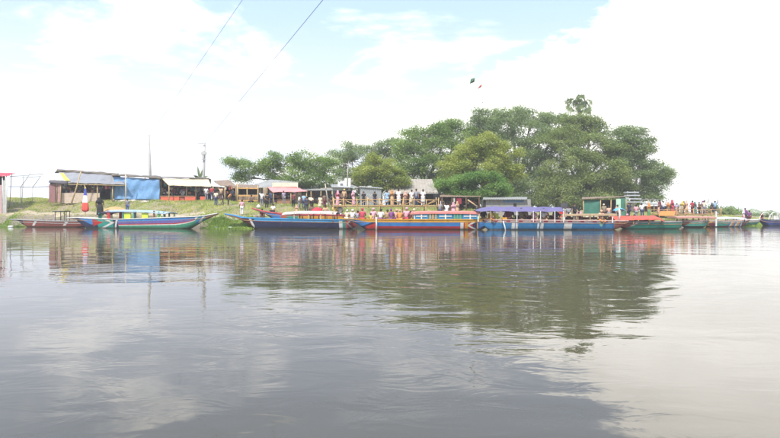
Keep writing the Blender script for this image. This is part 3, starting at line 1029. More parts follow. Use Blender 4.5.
# --- blue boat with purple canopy
def pf(u, y, v):
    if v > .84: return 1 if (int(u) // 4) % 3 else 2
    for a, w in ((511, 1.5), (514.5, 1.2), (535, 1.0), (538.5, 1.6), (562, 2.0), (566, 2.0)):
        if abs(u - a) < w and 222.6 < y < 229: return 3
    if abs(u - 597.3) < 2.6 - max(0, y - 223.6) * .9: return 4
    if y > 229.4: return 1
    if u > 611: return 5
    return 0
b6 = Boat('passenger_boat', 'long blue boat with pale flower marks, carrying the purple canopy', [(480, 50.6), (627, 51)],
          [(480, 219.4), (500, 219.6), (560, 220.0), (612, 220.4), (627, 220.6)], [(480, 221.0), (484, 226.5), (490, 231.2), (608, 231.4), (618, 228), (627, 223)],
          [(480, .2), (490, .45), (500, .8), (530, 1.15), (590, 1.1), (612, .75), (627, .3)], pf,
          [paint((52, 130, 182), .45, .25), PALEPINK, RED, WHITE, paint((150, 205, 180), .5), BROWNRED], WOOD, PALEPINK, n=240)
PURP = paint((112, 104, 148), .75, .25, 1.5, .3)
gr_ = []
for i in range(31):
    u_ = 474 + (560.5 - 474) * i / 30
    p_ = Vector((wx(u_, 51), 51, 0))
    zt = wz(lerp_table([(474, 210.2), (487, 206.0), (520, 206.2), (556, 206.6), (560.5, 207.2)], u_), 51)
    ze = wz(lerp_table([(474, 211.0), (487, 211.0), (520, 211.6), (560.5, 211.4)], u_), 51)
    gr_.append([Vector((p_.x, 51 - y_, zt + (ze - zt) * abs(y_ / 1.35) ** 1.15 + .03 * math.sin(i * 1.1 + y_ * 2))) for y_ in (1.35, 1.0, .6, .2, -.2, -.6, -1.0, -1.35)])
MB().slab(gr_, .03).build('canopy', PURP, b6.root, smooth=True)
for u_ in (488, 498, 513.5, 529.5, 536.5, 550.5, 559):
    for o_ in (1.2, -1.2):
        b6.post(u_, 211.0, o_, .06, TAN if u_ in (488, 498) else WHITE)
for u_, m_ in ((487.5, YELLOW), (494, LIME)): b6.panel(u_, u_ + 4.2, 213.5, 218.6, .1, m_, 'seat_back', .1)
for u_ in (505, 517, 529, 541, 552): b6.panel(u_, u_ + 7, 215.2, 219.6, -.75, paint((122, 52, 60), .7), 'bench', .35)
b6.panel(500, 505, 217.4, 219.4, .5, YELLOW, 'locker', .5)
# plank roof over its stern half
b6.roof([(558, 214.0), (612, 213.6)], 1.05, TAN, 'plank_roof', .14, .03)
for u_ in (561, 574, 586, 598, 608):
    for o_ in (.95, -.95): b6.post(u_, 214.3, o_, .08, WHITE if u_ in (561, 608) else WOOD)
for u_ in (566, 580, 590): b6.panel(u_, u_ + 8, 217.2, 219.6, -.4, paint((150, 90, 80), .7), 'bench', .5)

# --- coral canopy boat
def pf(u, y, v):
    if v > .86: return 2
    t = (u - 637) + (y - 222) * 2.3
    if abs((u - 631) + (y - 224) * 1.6) < 1.1 and 222.6 < y < 226: return 3
    return 0 if t < 0 else 1
b7 = Boat('passenger_boat', 'teal-green boat with a brown bow under the coral red canopy', [(612, 53), (679, 53.5)],
          [(612, 221.2), (640, 221.5), (665, 221.4), (679, 221.2)], [(612, 222.6), (620, 227), (627, 230.4), (672, 230.6), (679, 228)],
          [(612, .25), (630, .8), (650, 1.0), (672, .85), (679, .5)], pf, [BROWNRED, paint((46, 150, 128), .45, .3), paint((176, 164, 176), .6), WHITE], WOOD, GREYDECK)
CORAL = paint((236, 104, 84), .7, .18, 1.5, .2, transl=.2)
gr_ = []
for i in range(19):
    u_ = 610.5 + (659 - 610.5) * i / 18
    zt = wz(lerp_table([(610.5, 216.2), (640, 215.6), (654, 215.4), (659, 217.5)], u_), 53.2)
    gr_.append([Vector((wx(u_, 53.2), 53.2 - y_, zt - .36 * (abs(y_) / 1.2) ** 1.3 + .02 * math.sin(i * 1.7 + y_))) for y_ in (1.2, .8, .4, 0, -.4, -.8, -1.2)])
MB().slab(gr_, .03).build('canopy', CORAL, b7.root, smooth=True)
for u_ in (614, 628, 643, 656):
    for o_ in (1.0, -1.0): b7.post(u_, 217.8, o_, .07, WOOD)
for u_ in (618, 630, 642): b7.panel(u_, u_ + 7, 219.4, 221.4, -.3, paint((140, 60, 52), .7), 'bench', .5)

# --- smaller teal boats on the right
def pf(u, y, v):
    if v > .84: return 2
    if (u - 688) + (y - 222) * 1.5 < 0: return 0
    return 3 if y > 226 else 1
b8 = Boat('passenger_boat', 'short pale teal boat with dark red bow, next right of the coral canopy boat', [(677, 58), (706, 58)],
          [(677, 220.6), (690, 220.8), (706, 220.2)], [(677, 222.4), (683, 226.4), (688, 228.4), (700, 228.6), (706, 225)],
          [(677, .25), (686, .7), (698, .8), (706, .5)], pf, [BROWNRED, paint((92, 176, 158), .5, .3), paint((196, 180, 176), .6), DARK], WOOD, PALEPINK, n=90)
b8.roof([(672, 216.2), (690, 215.8), (711, 216.4)], 1.0, paint((206, 150, 134), .7, .3), 'plank_roof', .14, .08)
for u_ in (680, 690, 702):
    for o_ in (.6, -.6): b8.post(u_, 216.8, o_, .08, BROWN)

def pf(u, y, v):
    if v > .84: return 2
    if u < 711: return 4 if abs((u - 704) - abs(y - 224) * 1.4) < 1.2 else 0
    if 723.5 < u < 737:
        k = int((u + (y - 222) * .3) * .55) % 3
        return (2, 4, 5)[k]
    if u >= 737: return 0
    return 3 if y > 225.8 + (718 - u) * .12 else 1
b9 = Boat('passenger_boat', 'farther teal boat with white and yellow striped quarter and low blue-white canopy', [(701, 60.5), (748, 61.5)],
          [(701, 219.8), (720, 220.8), (740, 220.4), (748, 219.6)], [(701, 221), (705, 225.4), (710, 227.8), (738, 227.8), (744, 225), (748, 221)],
          [(701, .2), (712, .8), (735, .8), (748, .25)], pf, [MAROON, paint((82, 176, 160), .5, .3), WHITE, BROWNRED, YELLOW, BLUE], WOOD, PALEPINK, n=110)
b9.roof([(711, 217.4), (725, 216.8), (741, 217.6)], .9, paint((214, 222, 232), .6, .2), 'canopy', .05, .16)
for u_ in (713, 722, 731, 739):
    for o_ in (.75, -.75): b9.post(u_, 218.2, o_, .06, NAVY)
b9.panel(709.3, 710.3, 211.5, 226, .9, WHITE, 'pole', .1)

b10 = Boat('rowing_boat', 'slim boat with a white upturned bow at the tip of the grassy spit', [(738, 64.5), (760, 66)],
           [(738, 219.2), (748, 220), (760, 219)], [(738, 220.4), (743, 224.5), (755, 224.6), (760, 220.2)], [(738, .12), (745, .5), (753, .5), (760, .12)],
           lambda u, y, v: 0 if v > .55 else 1, [WHITE, TEAL], WOOD, WHITE, n=60)
b11 = Boat('passenger_boat', 'dark blue boat with white arched frame at the right edge of the photo', [(758, 66), (800, 67)],
           [(758, 219.2), (766, 219.8), (790, 219.8), (800, 218.6)], [(758, 220), (763, 223.6), (767, 227.4), (792, 227.6), (800, 222)], [(758, .15), (768, .8), (790, .8), (800, .2)],
           lambda u, y, v: 1 if v > .88 else 0, [paint((54, 74, 138), .5, .3), WHITE], WOOD, NAVY, n=80)
for o_ in (.65, -.65):
    pts_ = []
    for k_ in range(13):
        u_ = 764 + 12 * k_ / 12
        p_ = b11.mid(u_) + b11.lat * o_
        pts_.append(Vector((p_.x, p_.y, wz(219.5 - 7.2 * math.sin(math.pi * k_ / 12) ** .55, 66.3))))
    MB().tube(pts_, .045, 6).build('arch_frame', WHITE, b11.root)
b11.panel(770, 777, 215.5, 219.6, .5, WHITE, 'cabin_panel', .05)
for k_ in (767.5, 772.5): b11.post(k_, 213.4, .65, .05, WHITE)


# mooring poles
def pole(px0, py0, px1, py1, D, r, mat, label, name='mooring_pole', cat='pole', group='mooring poles by the boats', r2=None):
    a, b = at(px0, py0, D), at(px1, py1, D)
    k = (a + b) / 2 + Vector((.03, 0, 0))
    o = MB().tube([a, k, b], [r, (r + (r2 or r)) / 2, r2 or r * .85], 8).build(name, mat, None, smooth=True)
    return tag(o, label, cat, group)


pole(376.2, 231, 376, 217, 50.0, .06, WHITE, 'white mooring pole beside the red boat bow')
pole(505.8, 232, 503, 221, 49.2, .05, WHITE, 'pale leaning mooring pole beside the blue boat bow')
pole(619.2, 222, 619.2, 208.5, 51.8, .06, WHITE, 'white upright pole through the coral canopy edge')
pole(467.6, 199.8, 477.5, 207, 52.2, .06, BAMBOO, 'bamboo oar leaning on the left end of the purple canopy', 'oar', 'oar', None)

# ------------------------------------------------------------------ stalls and sheds on the bank
TARPGREY = paint((150, 150, 154), .7, .3, 1.2, .4)
TARPBLUE = paint((116, 164, 210), .5, .45, 1.4, .8)
THATCH = paint((120, 110, 98), .95, .4, 4, .6)
BEIGE = paint((214, 200, 172), .8, .25, 1.5, .3)
ORANGE = paint((226, 108, 78), .65, .2)
TIN = paint((168, 168, 164), .55, .35, 1.5, .2)
RUST = paint((150, 128, 108), .75, .45, 1.8, .3)
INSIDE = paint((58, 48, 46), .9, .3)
CREAM = paint((226, 222, 196), .7, .25)
PINKAWN = paint((226, 150, 150), .75, .2, 1.5, .3)
CLUTTER = [paint(c, .6, .2) for c in ((150, 60, 60), (200, 180, 160), (90, 90, 120), (190, 120, 70), (110, 100, 80), (220, 214, 206), (150, 110, 140), (70, 110, 110))]


def part(root, name, mat, *boxes):
    mb = MB()
    for a, b in boxes: mb.span(a, b)
    return mb.build(name, mat, root)


def goods(root, a, b, n, smin=.10, smax=.34, shelves=3):
    """hanging packets and stacked small wares, too small to tell apart"""
    a, b = Vector(a), Vector(b)
    mb = MB()
    for i in range(n):
        z = a.z + (b.z - a.z) * (random.randrange(shelves) + random.uniform(.05, .6)) / shelves
        s = [random.uniform(smin, smax) for _ in range(3)]
        mb.box((random.uniform(a.x, b.x), random.uniform(a.y, b.y), z), (s[0], s[1] * .5, s[2] * 1.1), None, random.randrange(len(CLUTTER)))
    o = mb.build('goods', CLUTTER, root)
    o['kind'] = 'stuff'
    return o


def posts(root, lst, w=.08, mat=None):
    for (x, y, z0, z1) in lst:
        MB().tube([(x, y, z0 - .25), (x + random.uniform(-.03, .03), y, (z0 + z1) / 2), (x, y, z1)], [w * .6, w * .55, w * .5], 7).build('post', mat or BAMBOO, root, smooth=True)


# --- red awning stall at the left edge
D = 66.0
c = ground(0, D)
st = thing('market_stall', c, 'stall with a bright red awning and white panel at the left edge', 'stall')
x0, x1 = wx(-26, D), wx(7.5, D)
zb = c.z
MB().sheet((x0, D + 1.6, wz(172, D)), (x1 - .1, D + 1.6, wz(172.4, D)), (x0, D - 1.4, wz(178, D)), (x1 + .1, D - 1.4, wz(177, D)), .03, wave=.03).build('awning', paint((226, 74, 88), .7, .15, 1.5, .2), st, smooth=True)
MB().sheet((x1 - .1, D + 1.6, wz(172.4, D)), at(11.5, 173.2, D + 1.2), (x1 + .1, D - 1.4, wz(177, D)), at(9.5, 175.5, D - 1.2), .03).build('awning_flap', paint((226, 74, 88), .7, .15, 1.5, .2), st, smooth=True)
part(st, 'counter', paint((206, 168, 166), .7), ((x0, D - 1.1, zb - .3), at(2.3, 185, D - 1.0)))
part(st, 'white_panel', WHITE, ((wx(2.6, D - 1.05), D - 1.05, zb - .3), at(6, 180, D - .98)))
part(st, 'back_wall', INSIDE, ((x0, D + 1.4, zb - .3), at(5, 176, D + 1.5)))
posts(st, [(wx(6.5, D - 1.15), D - 1.15, zb, wz(176.5, D)), (wx(6.5, D + 1.4), D + 1.4, zb, wz(173, D)), (x0, D - 1.15, zb, wz(177, D)), (wx(2.4, D - 1.2), D - 1.2, zb, wz(177, D))], .09, WHITE)
goods(st, (x0, D - .8, zb + .6), (wx(4, D + 1.0), D + 1.0, zb + 2.0), 60)

# --- bare pole frame beside it
D = 67.5
zg = lambda u: gz(wx(u, D), D)
fr = thing('pole_frame', ground(30, D), 'bare frame of thin poles between the red stall and grey tarp hut', 'frame')
def bar(a, b, r=.035, name='pole', mat=None): return MB().tube([a, (Vector(a) + Vector(b)) / 2 - Vector((0, 0, .03)), b], r, 6).build(name, mat or paint((176, 176, 172), .6, .3), fr, smooth=True)
for dd in (0, 2.2):
    y_ = D + dd
    bar((wx(8, D), y_, wz(186.6, D)), (wx(49, D), y_, wz(186.3, D)), name='rail')
    bar((wx(10, D), y_, wz(176.5, D)), (wx(42, D), y_, wz(173.8, D)), name='rail')
    bar((wx(9.5, D), y_, zg(9.5) - .2), (wx(11.5, D), y_, wz(174, D)), name='post')
    bar((wx(21, D), y_, wz(186.6, D)), (wx(30, D), y_, wz(173.6, D)), name='brace')
    bar((wx(21, D), y_, zg(21) - .2), (wx(21, D), y_, wz(186.5, D)), name='post')
for u_, y_ in ((11.5, 175.8), (30, 174), (42, 173.8)): bar((wx(u_, D), D, wz(y_, D)), at(u_, y_, D + 2.2), name='crossbar')
tp = MB().sheet(at(37, 173.4, D + 1.5), at(60, 173.4, D + 1.5), at(50, 180.2, D - .8), at(70, 181.2, D - .8), .02, wave=.02, sag=.1).build('tarp', paint((250, 248, 238), .6, .08, transl=.3), None, smooth=True)
tag(tp, 'white tarp with yellow edge stretched from the frame to the hut', 'tarp')
e_ = MB().sheet(at(60.1, 173.3, D + 1.5), at(63.5, 173.2, D + 1.5), at(65.5, 181.0, D - .8), at(70.5, 181.2, D - .8), .02, wave=.01, sag=.1)
e_.v = [(v[0], v[1] - .04, v[2] + .03) for v in e_.v]
o_ = e_.build('yellow_edge', paint((244, 214, 84), .6, .1), None, smooth=True)
o_.parent = tp

# --- grey tarp hut
D = 68.0
zb = gz(wx(85, D), D)
h1 = thing('tarp_hut', ground(88, D), 'open hut with a sagging grey tarp roof and leaning bamboo pole in front', 'hut')
MB().sheet(at(57, 170, D + 2.0), at(119, 174.4, D + 2.0), at(68.5, 182.8, D - 1.6), at(125.5, 184.8, D - 1.6), .03, 8, 24, sag=.12, wave=.03).build('roof_tarp', TARPGREY, h1, smooth=True)
MB().sheet(at(57, 169.7, D + 1.95), at(119, 174.2, D + 1.95), at(58, 171.6, D + 1.5), at(119, 175.8, D + 1.5), .12, 3, 24, wave=.04).build('ridge_thatch', THATCH, h1)
MB().sheet(at(57, 170.2, D + 2.1), at(119, 174.6, D + 2.1), at(50, 178, D + 5), at(119, 183, D + 5), .05, 4, 16, wave=.03).build('roof_tarp', THATCH, h1, smooth=True)
MB().sheet(at(50, 180, D - 1.3), at(68, 182, D - 1.5), at(48.5, 182.5, D - 1.4), at(67, 184.4, D - 1.6), .05, 3, 8, wave=.03).build('awning', paint((96, 90, 96), .8), h1, smooth=True)
part(h1, 'low_wall', paint((206, 186, 164), .8, .3), ((wx(61.5, D - .95), D - .95, zb - .3), at(100, 193, D - .85)))
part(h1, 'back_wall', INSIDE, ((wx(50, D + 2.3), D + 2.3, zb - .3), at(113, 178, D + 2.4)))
part(h1, 'side_curtain', paint((158, 112, 110), .85, .6, 6), ((wx(49, D - 1.2), D - 1.2, zb - .2), at(55.5, 184.5, D - 1.12)))
part(h1, 'side_curtain', paint((186, 146, 140), .85, .6, 6), ((wx(57.5, D - 1.25), D - 1.25, zb - .2), at(60.5, 183.5, D - 1.17)))
for u_, m_ in ((105, (210, 110, 120)), (108.5, (150, 90, 110)), (110.5, (70, 80, 70))):
    part(h1, 'hanging_cloth', paint(m_, .8), (at(u_, 199 if m_[0] < 80 else 189, D - 1.0), at(u_ + 2.4, 185.6, D - .96)))
MB().beam(at(68, 184.1, D - 1.5), at(125, 185.4, D - 1.5), .08).build('eave_pole', BAMBOO, h1)
posts(h1, [(wx(56.5, D - 1.1), D - 1.1, zb, wz(182, D)), (wx(60.8, D - 1.3), D - 1.3, zb, wz(183, D)), (wx(97.3, D - 1.3), D - 1.3, zb, wz(184.5, D)), (wx(112.5, D - 1.2), D - 1.2, zb, wz(185, D)), (wx(60, D + 1.9), D + 1.9, zb, wz(171, D)), (wx(118, D + 1.9), D + 1.9, zb, wz(175, D))], .11)
posts(h1, [(wx(125.6, D - 2.0), D - 2.0, zb - .4, wz(175.6, D))], .13, paint((210, 196, 170), .7))
goods(h1, (wx(63, D - .5), D - .5, zb + .9), (wx(108, D + 2.0), D + 2.0, zb + 2.2), 170)
pole(71.3, 204, 81, 171.5, 65.6, .085, BAMBOO, 'tall curved bamboo pole leaning against the grey tarp roof', 'bamboo_pole', 'pole', None, .06)

# --- blue tarp hut
D = 68.6
zb = gz(wx(136, D), D)
h2 = thing('tarp_hut', ground(136, D), 'hut walled with a big wrinkled blue tarpaulin', 'hut')
MB().sheet(at(112.8, 176.5, D - 1.1), at(159.8, 179.4, D - 1.1), at(113.5, 199.2, D - 1.25), at(159.5, 199.6, D - 1.25), .02, 26, 60, wave=.07).build('wall_tarp', TARPBLUE, h2, smooth=True)
MB().sheet(at(113, 198.8, D - 1.0), at(159, 199, D - 1.0), at(114, 202.6, D - 1.45), at(158.5, 203, D - 1.45), .06, 4, 20, wave=.04).build('tarp_skirt', paint((214, 206, 196), .8, .4), h2, smooth=True)
MB().sheet(at(111, 174.2, D + 1.6), at(161, 177, D + 1.6), at(112, 175.8, D - 1.35), at(161, 178.6, D - 1.35), .1, 4, 20, wave=.04).build('roof', THATCH, h2)
posts(h2, [(wx(113, D - 1.0), D - 1.0, zb, wz(176.4, D)), (wx(128, D - 1.0), D - 1.0, zb, wz(177, D)), (wx(145, D - 1.0), D - 1.0, zb, wz(178, D)), (wx(159.3, D - 1.05), D - 1.05, zb, wz(178.5, D)), (wx(114, D + 1.5), D + 1.5, zb, wz(175, D)), (wx(159, D + 1.5), D + 1.5, zb, wz(177.5, D))], .1)

# --- shop with beige awning and orange counter
D = 68.6
zb = gz(wx(185, D), D)
h3 = thing('village_shop', ground(185, D), 'open shop with beige cloth awning and an orange counter', 'shop')
MB().sheet(at(162, 178.6, D - .4), at(208.5, 179.4, D - .4), at(169, 185.6, D - 1.9), at(212.5, 187, D - 1.9), .03, 5, 24, sag=.05, wave=.02).build('awning', BEIGE, h3, smooth=True)
MB().sheet(at(158, 177.4, D + 2.8), at(209.5, 178.6, D + 2.8), at(158.5, 177.8, D - .5), at(209.5, 179, D - .5), .1, 3, 16, wave=.02).build('roof', THATCH, h3)
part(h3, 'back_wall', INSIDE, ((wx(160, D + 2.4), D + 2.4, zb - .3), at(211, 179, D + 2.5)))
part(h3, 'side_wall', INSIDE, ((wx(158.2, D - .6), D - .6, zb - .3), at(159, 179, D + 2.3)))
for a_, b_ in ((159.8, 179.5), (184.8, 195.6), (200, 206.3)):
    part(h3, 'counter_panel', ORANGE, ((wx(a_, D - 1.1), D - 1.1, zb - .3), at(b_, 196.4, D - 1.0)))
part(h3, 'counter_door', paint((190, 92, 70), .7, .4), ((wx(179.8, D - 1.0), D - 1.0, zb - .3), at(184.5, 196.8, D - .9)))
part(h3, 'counter_top', WOOD, (at(159.6, 196.4, D - 1.15), at(195.8, 195.9, D - .5)))
for z_ in (182.5, 188, 193): part(h3, 'shelf', WOOD, (at(161, z_, D + 1.8), at(209, z_ - .5, D + 2.35)))
posts(h3, [(wx(169, D - 1.7), D - 1.7, zb - .1, wz(186, D)), (wx(186.5, D - 1.0), D - 1.0, zb, wz(183, D)), (wx(205.6, D - 1.7), D - 1.7, zb - .1, wz(187, D)), (wx(161, D - .4), D - .4, zb, wz(179, D)), (wx(196, D - 1.0), D - 1.0, zb, wz(183, D))], .1)
goods(h3, at(161, 194.5, D - .2), at(209, 180.5, D + 2.2), 300, .12, .36, 4)

# --- row of small plank sheds with white tarp
D = 67.5
zb = gz(wx(230, D), D)
h4 = thing('market_stall', ground(226, D), 'stall under a white tarp patch beside the beige awning shop', 'stall')
MB().sheet(at(212, 182.5, D + 2.5), at(222, 184, D + 2.5), at(213.5, 186.4, D - 1.2), at(225.5, 187.6, D - 1.2), .03, sag=.08).build('tarp', paint((240, 238, 232), .6, .1), h4, smooth=True)
MB().sheet(at(214, 181.5, D + 3.5), at(229, 180.4, D + 3.5), at(219, 186, D + .5), at(238, 187.4, D + .5), .08, corr=.02).build('roof', RUST, h4)
part(h4, 'back_wall', INSIDE, ((wx(212, D + 2.0), D + 2.0, zb - .3), at(237, 186.5, D + 2.1)))
part(h4, 'table', WOOD, ((wx(229, D - .3), D - .3, zb + .6), (wx(236, D + .7), D + .7, zb + .68)))
posts(h4, [(wx(225, D - 1.1), D - 1.1, zb, wz(187, D)), (wx(213, D - 1.1), D - 1.1, zb, wz(186, D)), (wx(237.8, D - 1.2), D - 1.2, zb, wz(184.4, D)), (wx(236, D + .5), D + .5, zb, wz(187, D))], .12)
goods(h4, (wx(213, D + .2), D + .2, zb + .2), (wx(237, D + 1.8), D + 1.8, zb + 2.0), 110)
h5 = thing('plank_enclosure', ground(248, D), 'bamboo railed plank enclosure left of the gable roofed shop', 'enclosure')
for z_ in (188.2, 195.6, 200.5): MB().beam(at(237, z_, D - 1.2), at(258, z_ + .3, D - 1.2), .08, .12).build('rail', OCHRE, h5)
for k_ in range(14):
    u_ = 239 + k_ * 1.35
    part(h5, 'plank', paint(((166, 140, 116), (188, 164, 136), (146, 124, 104))[k_ % 3], .85, .4), ((wx(u_, D - .2), D - .2, zb - .3), at(u_ + 1.15, 194.6, D - .14)))
posts(h5, [(wx(247, D - 1.15), D - 1.15, zb, wz(187.5, D)), (wx(258, D - 1.15), D - 1.15, zb, wz(186, D)), (wx(237.3, D - 1.25), D - 1.25, zb - .1, wz(183.4, D))], .12)
part(h5, 'back_wall', INSIDE, ((wx(238, D + 1.5), D + 1.5, zb - .3), at(258, 188, D + 1.6)))
MB().sheet(at(236, 184.5, D + 2.4), at(259, 185.5, D + 2.4), at(237, 188, D - .6), at(259, 188.6, D - .6), .06, corr=.02).build('roof', RUST, h5)

# --- gable roofed shop with pink awning
D = 71.0
zb = gz(wx(280, D), D)
h6 = thing('village_shop', ground(276, D), 'shop with a grey tin gable roof, cream signboard and pink awning', 'shop')
MB().sheet(at(270, 179.8, D + 1.5), at(300, 182, D + 2), at(244, 188.2, D - .6), at(272, 188, D - 1.0), .05, 4, 10, corr=.02).build('roof', TIN, h6)
MB().sheet(at(270, 179.8, D + 1.6), at(300, 182, D + 2.1), at(262, 188, D + 5), at(306, 190, D + 5), .05, 4, 10, corr=.02).build('roof', TIN, h6)
part(h6, 'signboard', CREAM, (at(272, 188.3, D - 1.1), at(298, 182.6, D - 1.0)))
part(h6, 'sign_band', paint((190, 120, 100), .7), (at(273, 188.3, D - 1.14), at(297, 186.8, D - 1.103)))
MB().sheet(at(267.5, 187, D - 1.1), at(299, 188, D - 1.1), at(273, 192.4, D - 2.6), at(308, 191.6, D - 2.6), .03, 5, 18, sag=.06, wave=.02).build('awning', PINKAWN, h6, smooth=True)
part(h6, 'back_wall', INSIDE, ((wx(258, D + 1.8), D + 1.8, zb - .3), at(300, 186, D + 1.9)))
part(h6, 'side_wall', paint((176, 150, 124), .85, .4), ((wx(298.2, D - .9), D - .9, zb - .3), at(299, 188, D + 1.7)))
part(h6, 'counter', paint((170, 122, 92), .75, .3), ((wx(277, D - 1.9), D - 1.9, zb - .3), at(291, 199, D - 1.2)))
for z_ in (192.5, 196): part(h6, 'shelf', WOOD, (at(270, z_, D + 1.1), at(297, z_ - .5, D + 1.7)))
posts(h6, [(wx(273.5, D - 2.4), D - 2.4, zb, wz(192, D)), (wx(306.5, D - 2.4), D - 2.4, zb, wz(191.4, D)), (wx(260.5, D - .7), D - .7, zb, wz(187, D)), (wx(267, D - 1.0), D - 1.0, zb, wz(187, D)), (wx(291, D - 2.4), D - 2.4, zb, wz(191.8, D))], .11)
part(h6, 'sack_curtain', paint((190, 170, 140), .9, .4), ((wx(263, D - 1.1), D - 1.1, zb + .5), at(266, 187.5, D - 1.05)))
goods(h6, (wx(262, D - .6), D - .6, zb + .2), at(297, 189, D + 1.6), 180)

# --- low sheds behind the crowd
D = 74.0
zb = gz(wx(318, D), D)
h7 = thing('lean_to_shed', ground(315, D), 'low dark lean-to behind the standing crowd under the loose green tree', 'shed')
MB().sheet(at(298, 187.4, D + 2), at(334, 187.6, D + 2), at(300, 190.6, D - 1.2), at(333, 190.4, D - 1.2), .05, corr=.02).build('roof', TIN, h7)
part(h7, 'back_wall', paint((128, 116, 104), .9, .4), ((wx(299, D + 1.2), D + 1.2, zb - .3), at(333, 190, D + 1.3)))
posts(h7, [(wx(u_, D - 1.1), D - 1.1, zb, wz(190.5, D)) for u_ in (301, 311, 321, 332)], .1)
goods(h7, (wx(300, D - .4), D - .4, zb + .2), (wx(332, D + 1.1), D + 1.1, zb + 1.6), 60)
D = 67.0
lp = thing('light_pole', ground(327, D), 'leaning bare wooden pole with a crossarm in front of the low lean-to', 'pole')
MB().tube([ground(329, D) - Vector((0, 0, .2)), at(326.5, 192, D), at(325, 183.5, D)], [.09, .07, .06], 7).build('post', paint((200, 190, 176), .8), lp, smooth=True)
MB().beam(at(320.5, 188.4, D - .09), at(331, 188.2, D - .09), .08).build('crossarm', paint((190, 180, 165), .8), lp)

# --- white kiosk with rooftop signs, and grey corrugated kiosk
D = 70.0
zb = gz(wx(340, D), D)
h8 = thing('white_kiosk', ground(338, D), 'small whitewashed kiosk with sign boxes on its roof', 'kiosk')
part(h8, 'wall', paint((196, 198, 200), .8, .3), (at(332.5, 190.5, D - .5), at(352, 187.2, D + 2.2)), ((wx(332.5, D - .45), D - .45, zb - .3), at(335, 190.5, D + 2.2)))
part(h8, 'doorway', INSIDE, ((wx(335.1, D + .6), D + .6, zb - .3), at(352, 190.5, D + .7)))
MB().sheet(at(331, 184.6, D + 2.4), at(353, 185.4, D + 2.4), at(331.5, 187.4, D - .9), at(359, 188.2, D - .9), .06, corr=.02).build('roof', TIN, h8)
part(h8, 'sign_box', WHITE, (at(338, 186.6, D - .2), at(344.2, 182, D + .1)))
part(h8, 'sign_box', WHITE, (at(344.6, 186.8, D - .25), at(350.8, 178.2, D + .1)))
part(h8, 'sign_mark', paint((120, 124, 132), .7), (at(340.2, 185.6, D - .23), at(343, 183.4, D - .203)))
part(h8, 'sign_mark', paint((60, 66, 80), .7), (at(343.5, 190, D - .53), at(348, 188.6, D - .503)))
MB().tube([at(347.3, 186, D - .3), at(347.6, 175, D - .3), at(348, 166, D - .3)], [.06, .05, .04], 7).build('mast', paint((196, 190, 178), .7), h8, smooth=True)
MB().beam(at(343, 163.6, D - .3), at(352, 164.6, D - .3), .05).build('mast_arm', paint((176, 170, 160), .7), h8)
MB().tube([at(348, 166.2, D - .3), at(347.8, 163.4, D - .3)], .035, 6).build('mast_tip', paint((176, 170, 160), .7), h8)
for k_ in range(5):
    part(h8, 'shelf_goods', CLUTTER[k_], ((wx(337 + k_ * 2.9, D + .2), D + .2, zb + .9 + .1 * (k_ % 2)), (wx(339 + k_ * 2.9, D + .5), D + .5, zb + 1.3 + .1 * (k_ % 3))))

D = 68.5
zb = gz(wx(371, D), D)
h9 = thing('corrugated_kiosk', ground(371, D), 'grey corrugated metal kiosk with pale scribbled lettering', 'kiosk')
MB().sheet(at(360.4, 187.6, D - .6), at(381.4, 189.2, D - .6), (wx(360.4, D - .6), D - .6, zb - .3), (wx(381.4, D - .6), D - .6, zb - .3), .04, 2, 10, corr=.02, pitch=.22).build('front_wall', paint((158, 160, 160), .5, .3), h9)
part(h9, 'side_wall', paint((132, 134, 136), .6), ((wx(360.6, D - .5), D - .5, zb - .3), at(361, 188.6, D + 2.4)), ((wx(380.8, D - .5), D - .5, zb - .3), at(381.2, 190, D + 2.4)))
MB().sheet(at(359, 186.2, D + 2.6), at(382, 188, D + 2.6), at(359.6, 187.2, D - .8), at(382.6, 188.8, D - .8), .05, corr=.02).build('roof', paint((176, 176, 174), .5), h9)
mk = MB()
for k_ in range(9):
    u_ = 366 + k_ * .95
    mk.tube([at(u_, 196.6 + random.uniform(-.5, .5), D - .665), at(u_ + .35, 193.6 + random.uniform(-.6, .6), D - .665), at(u_ + .7, 196 + random.uniform(-.8, .8), D - .665)], .022, 5)
mk.build('scrawl', paint((224, 224, 222), .7), h9)
part(h9, 'roof_box', paint((196, 196, 192), .7), (at(367.5, 187.2, D - .5), at(371.6, 185.9, D - .1)))

# --- large open shed
D = 73.0
zb = gz(wx(412, D), D)
h10 = thing('open_shed', ground(412, D), 'large open-fronted shed with a weathered grey sloping roof', 'shed')
MB().sheet(at(392, 179.5, D + 3.5), at(432, 179.5, D + 3.5), at(386, 192.8, D - 1.8), at(438, 192.8, D - 1.8), .06, 6, 20, corr=.03, pitch=.35).build('roof', paint((176, 166, 152), .8, .4, 1.5), h10)
part(h10, 'back_wall', INSIDE, ((wx(386, D + 3.2), D + 3.2, zb - .3), at(438, 182, D + 3.3)))
part(h10, 'side_wall', INSIDE, ((wx(386.2, D - .5), D - .5, zb - .3), at(386.8, 190.5, D + 3.2)), ((wx(437.4, D - .5), D - .5, zb - .3), at(438, 190.5, D + 3.2)))
posts(h10, [(wx(u_, D - 1.6), D - 1.6, zb, wz(192.6, D)) for u_ in (388, 400, 413, 424, 434.5)], .12, paint((90, 80, 72), .8))
part(h10, 'eave_board', paint((196, 190, 176), .7), (at(386, 193.6, D - 1.9), at(438, 192.7, D - 1.86)))
part(h10, 'hanging_cloth', paint((26, 26, 34), .8), (at(433.5, 201, D - 2.0), at(441, 193.6, D - 1.9)))

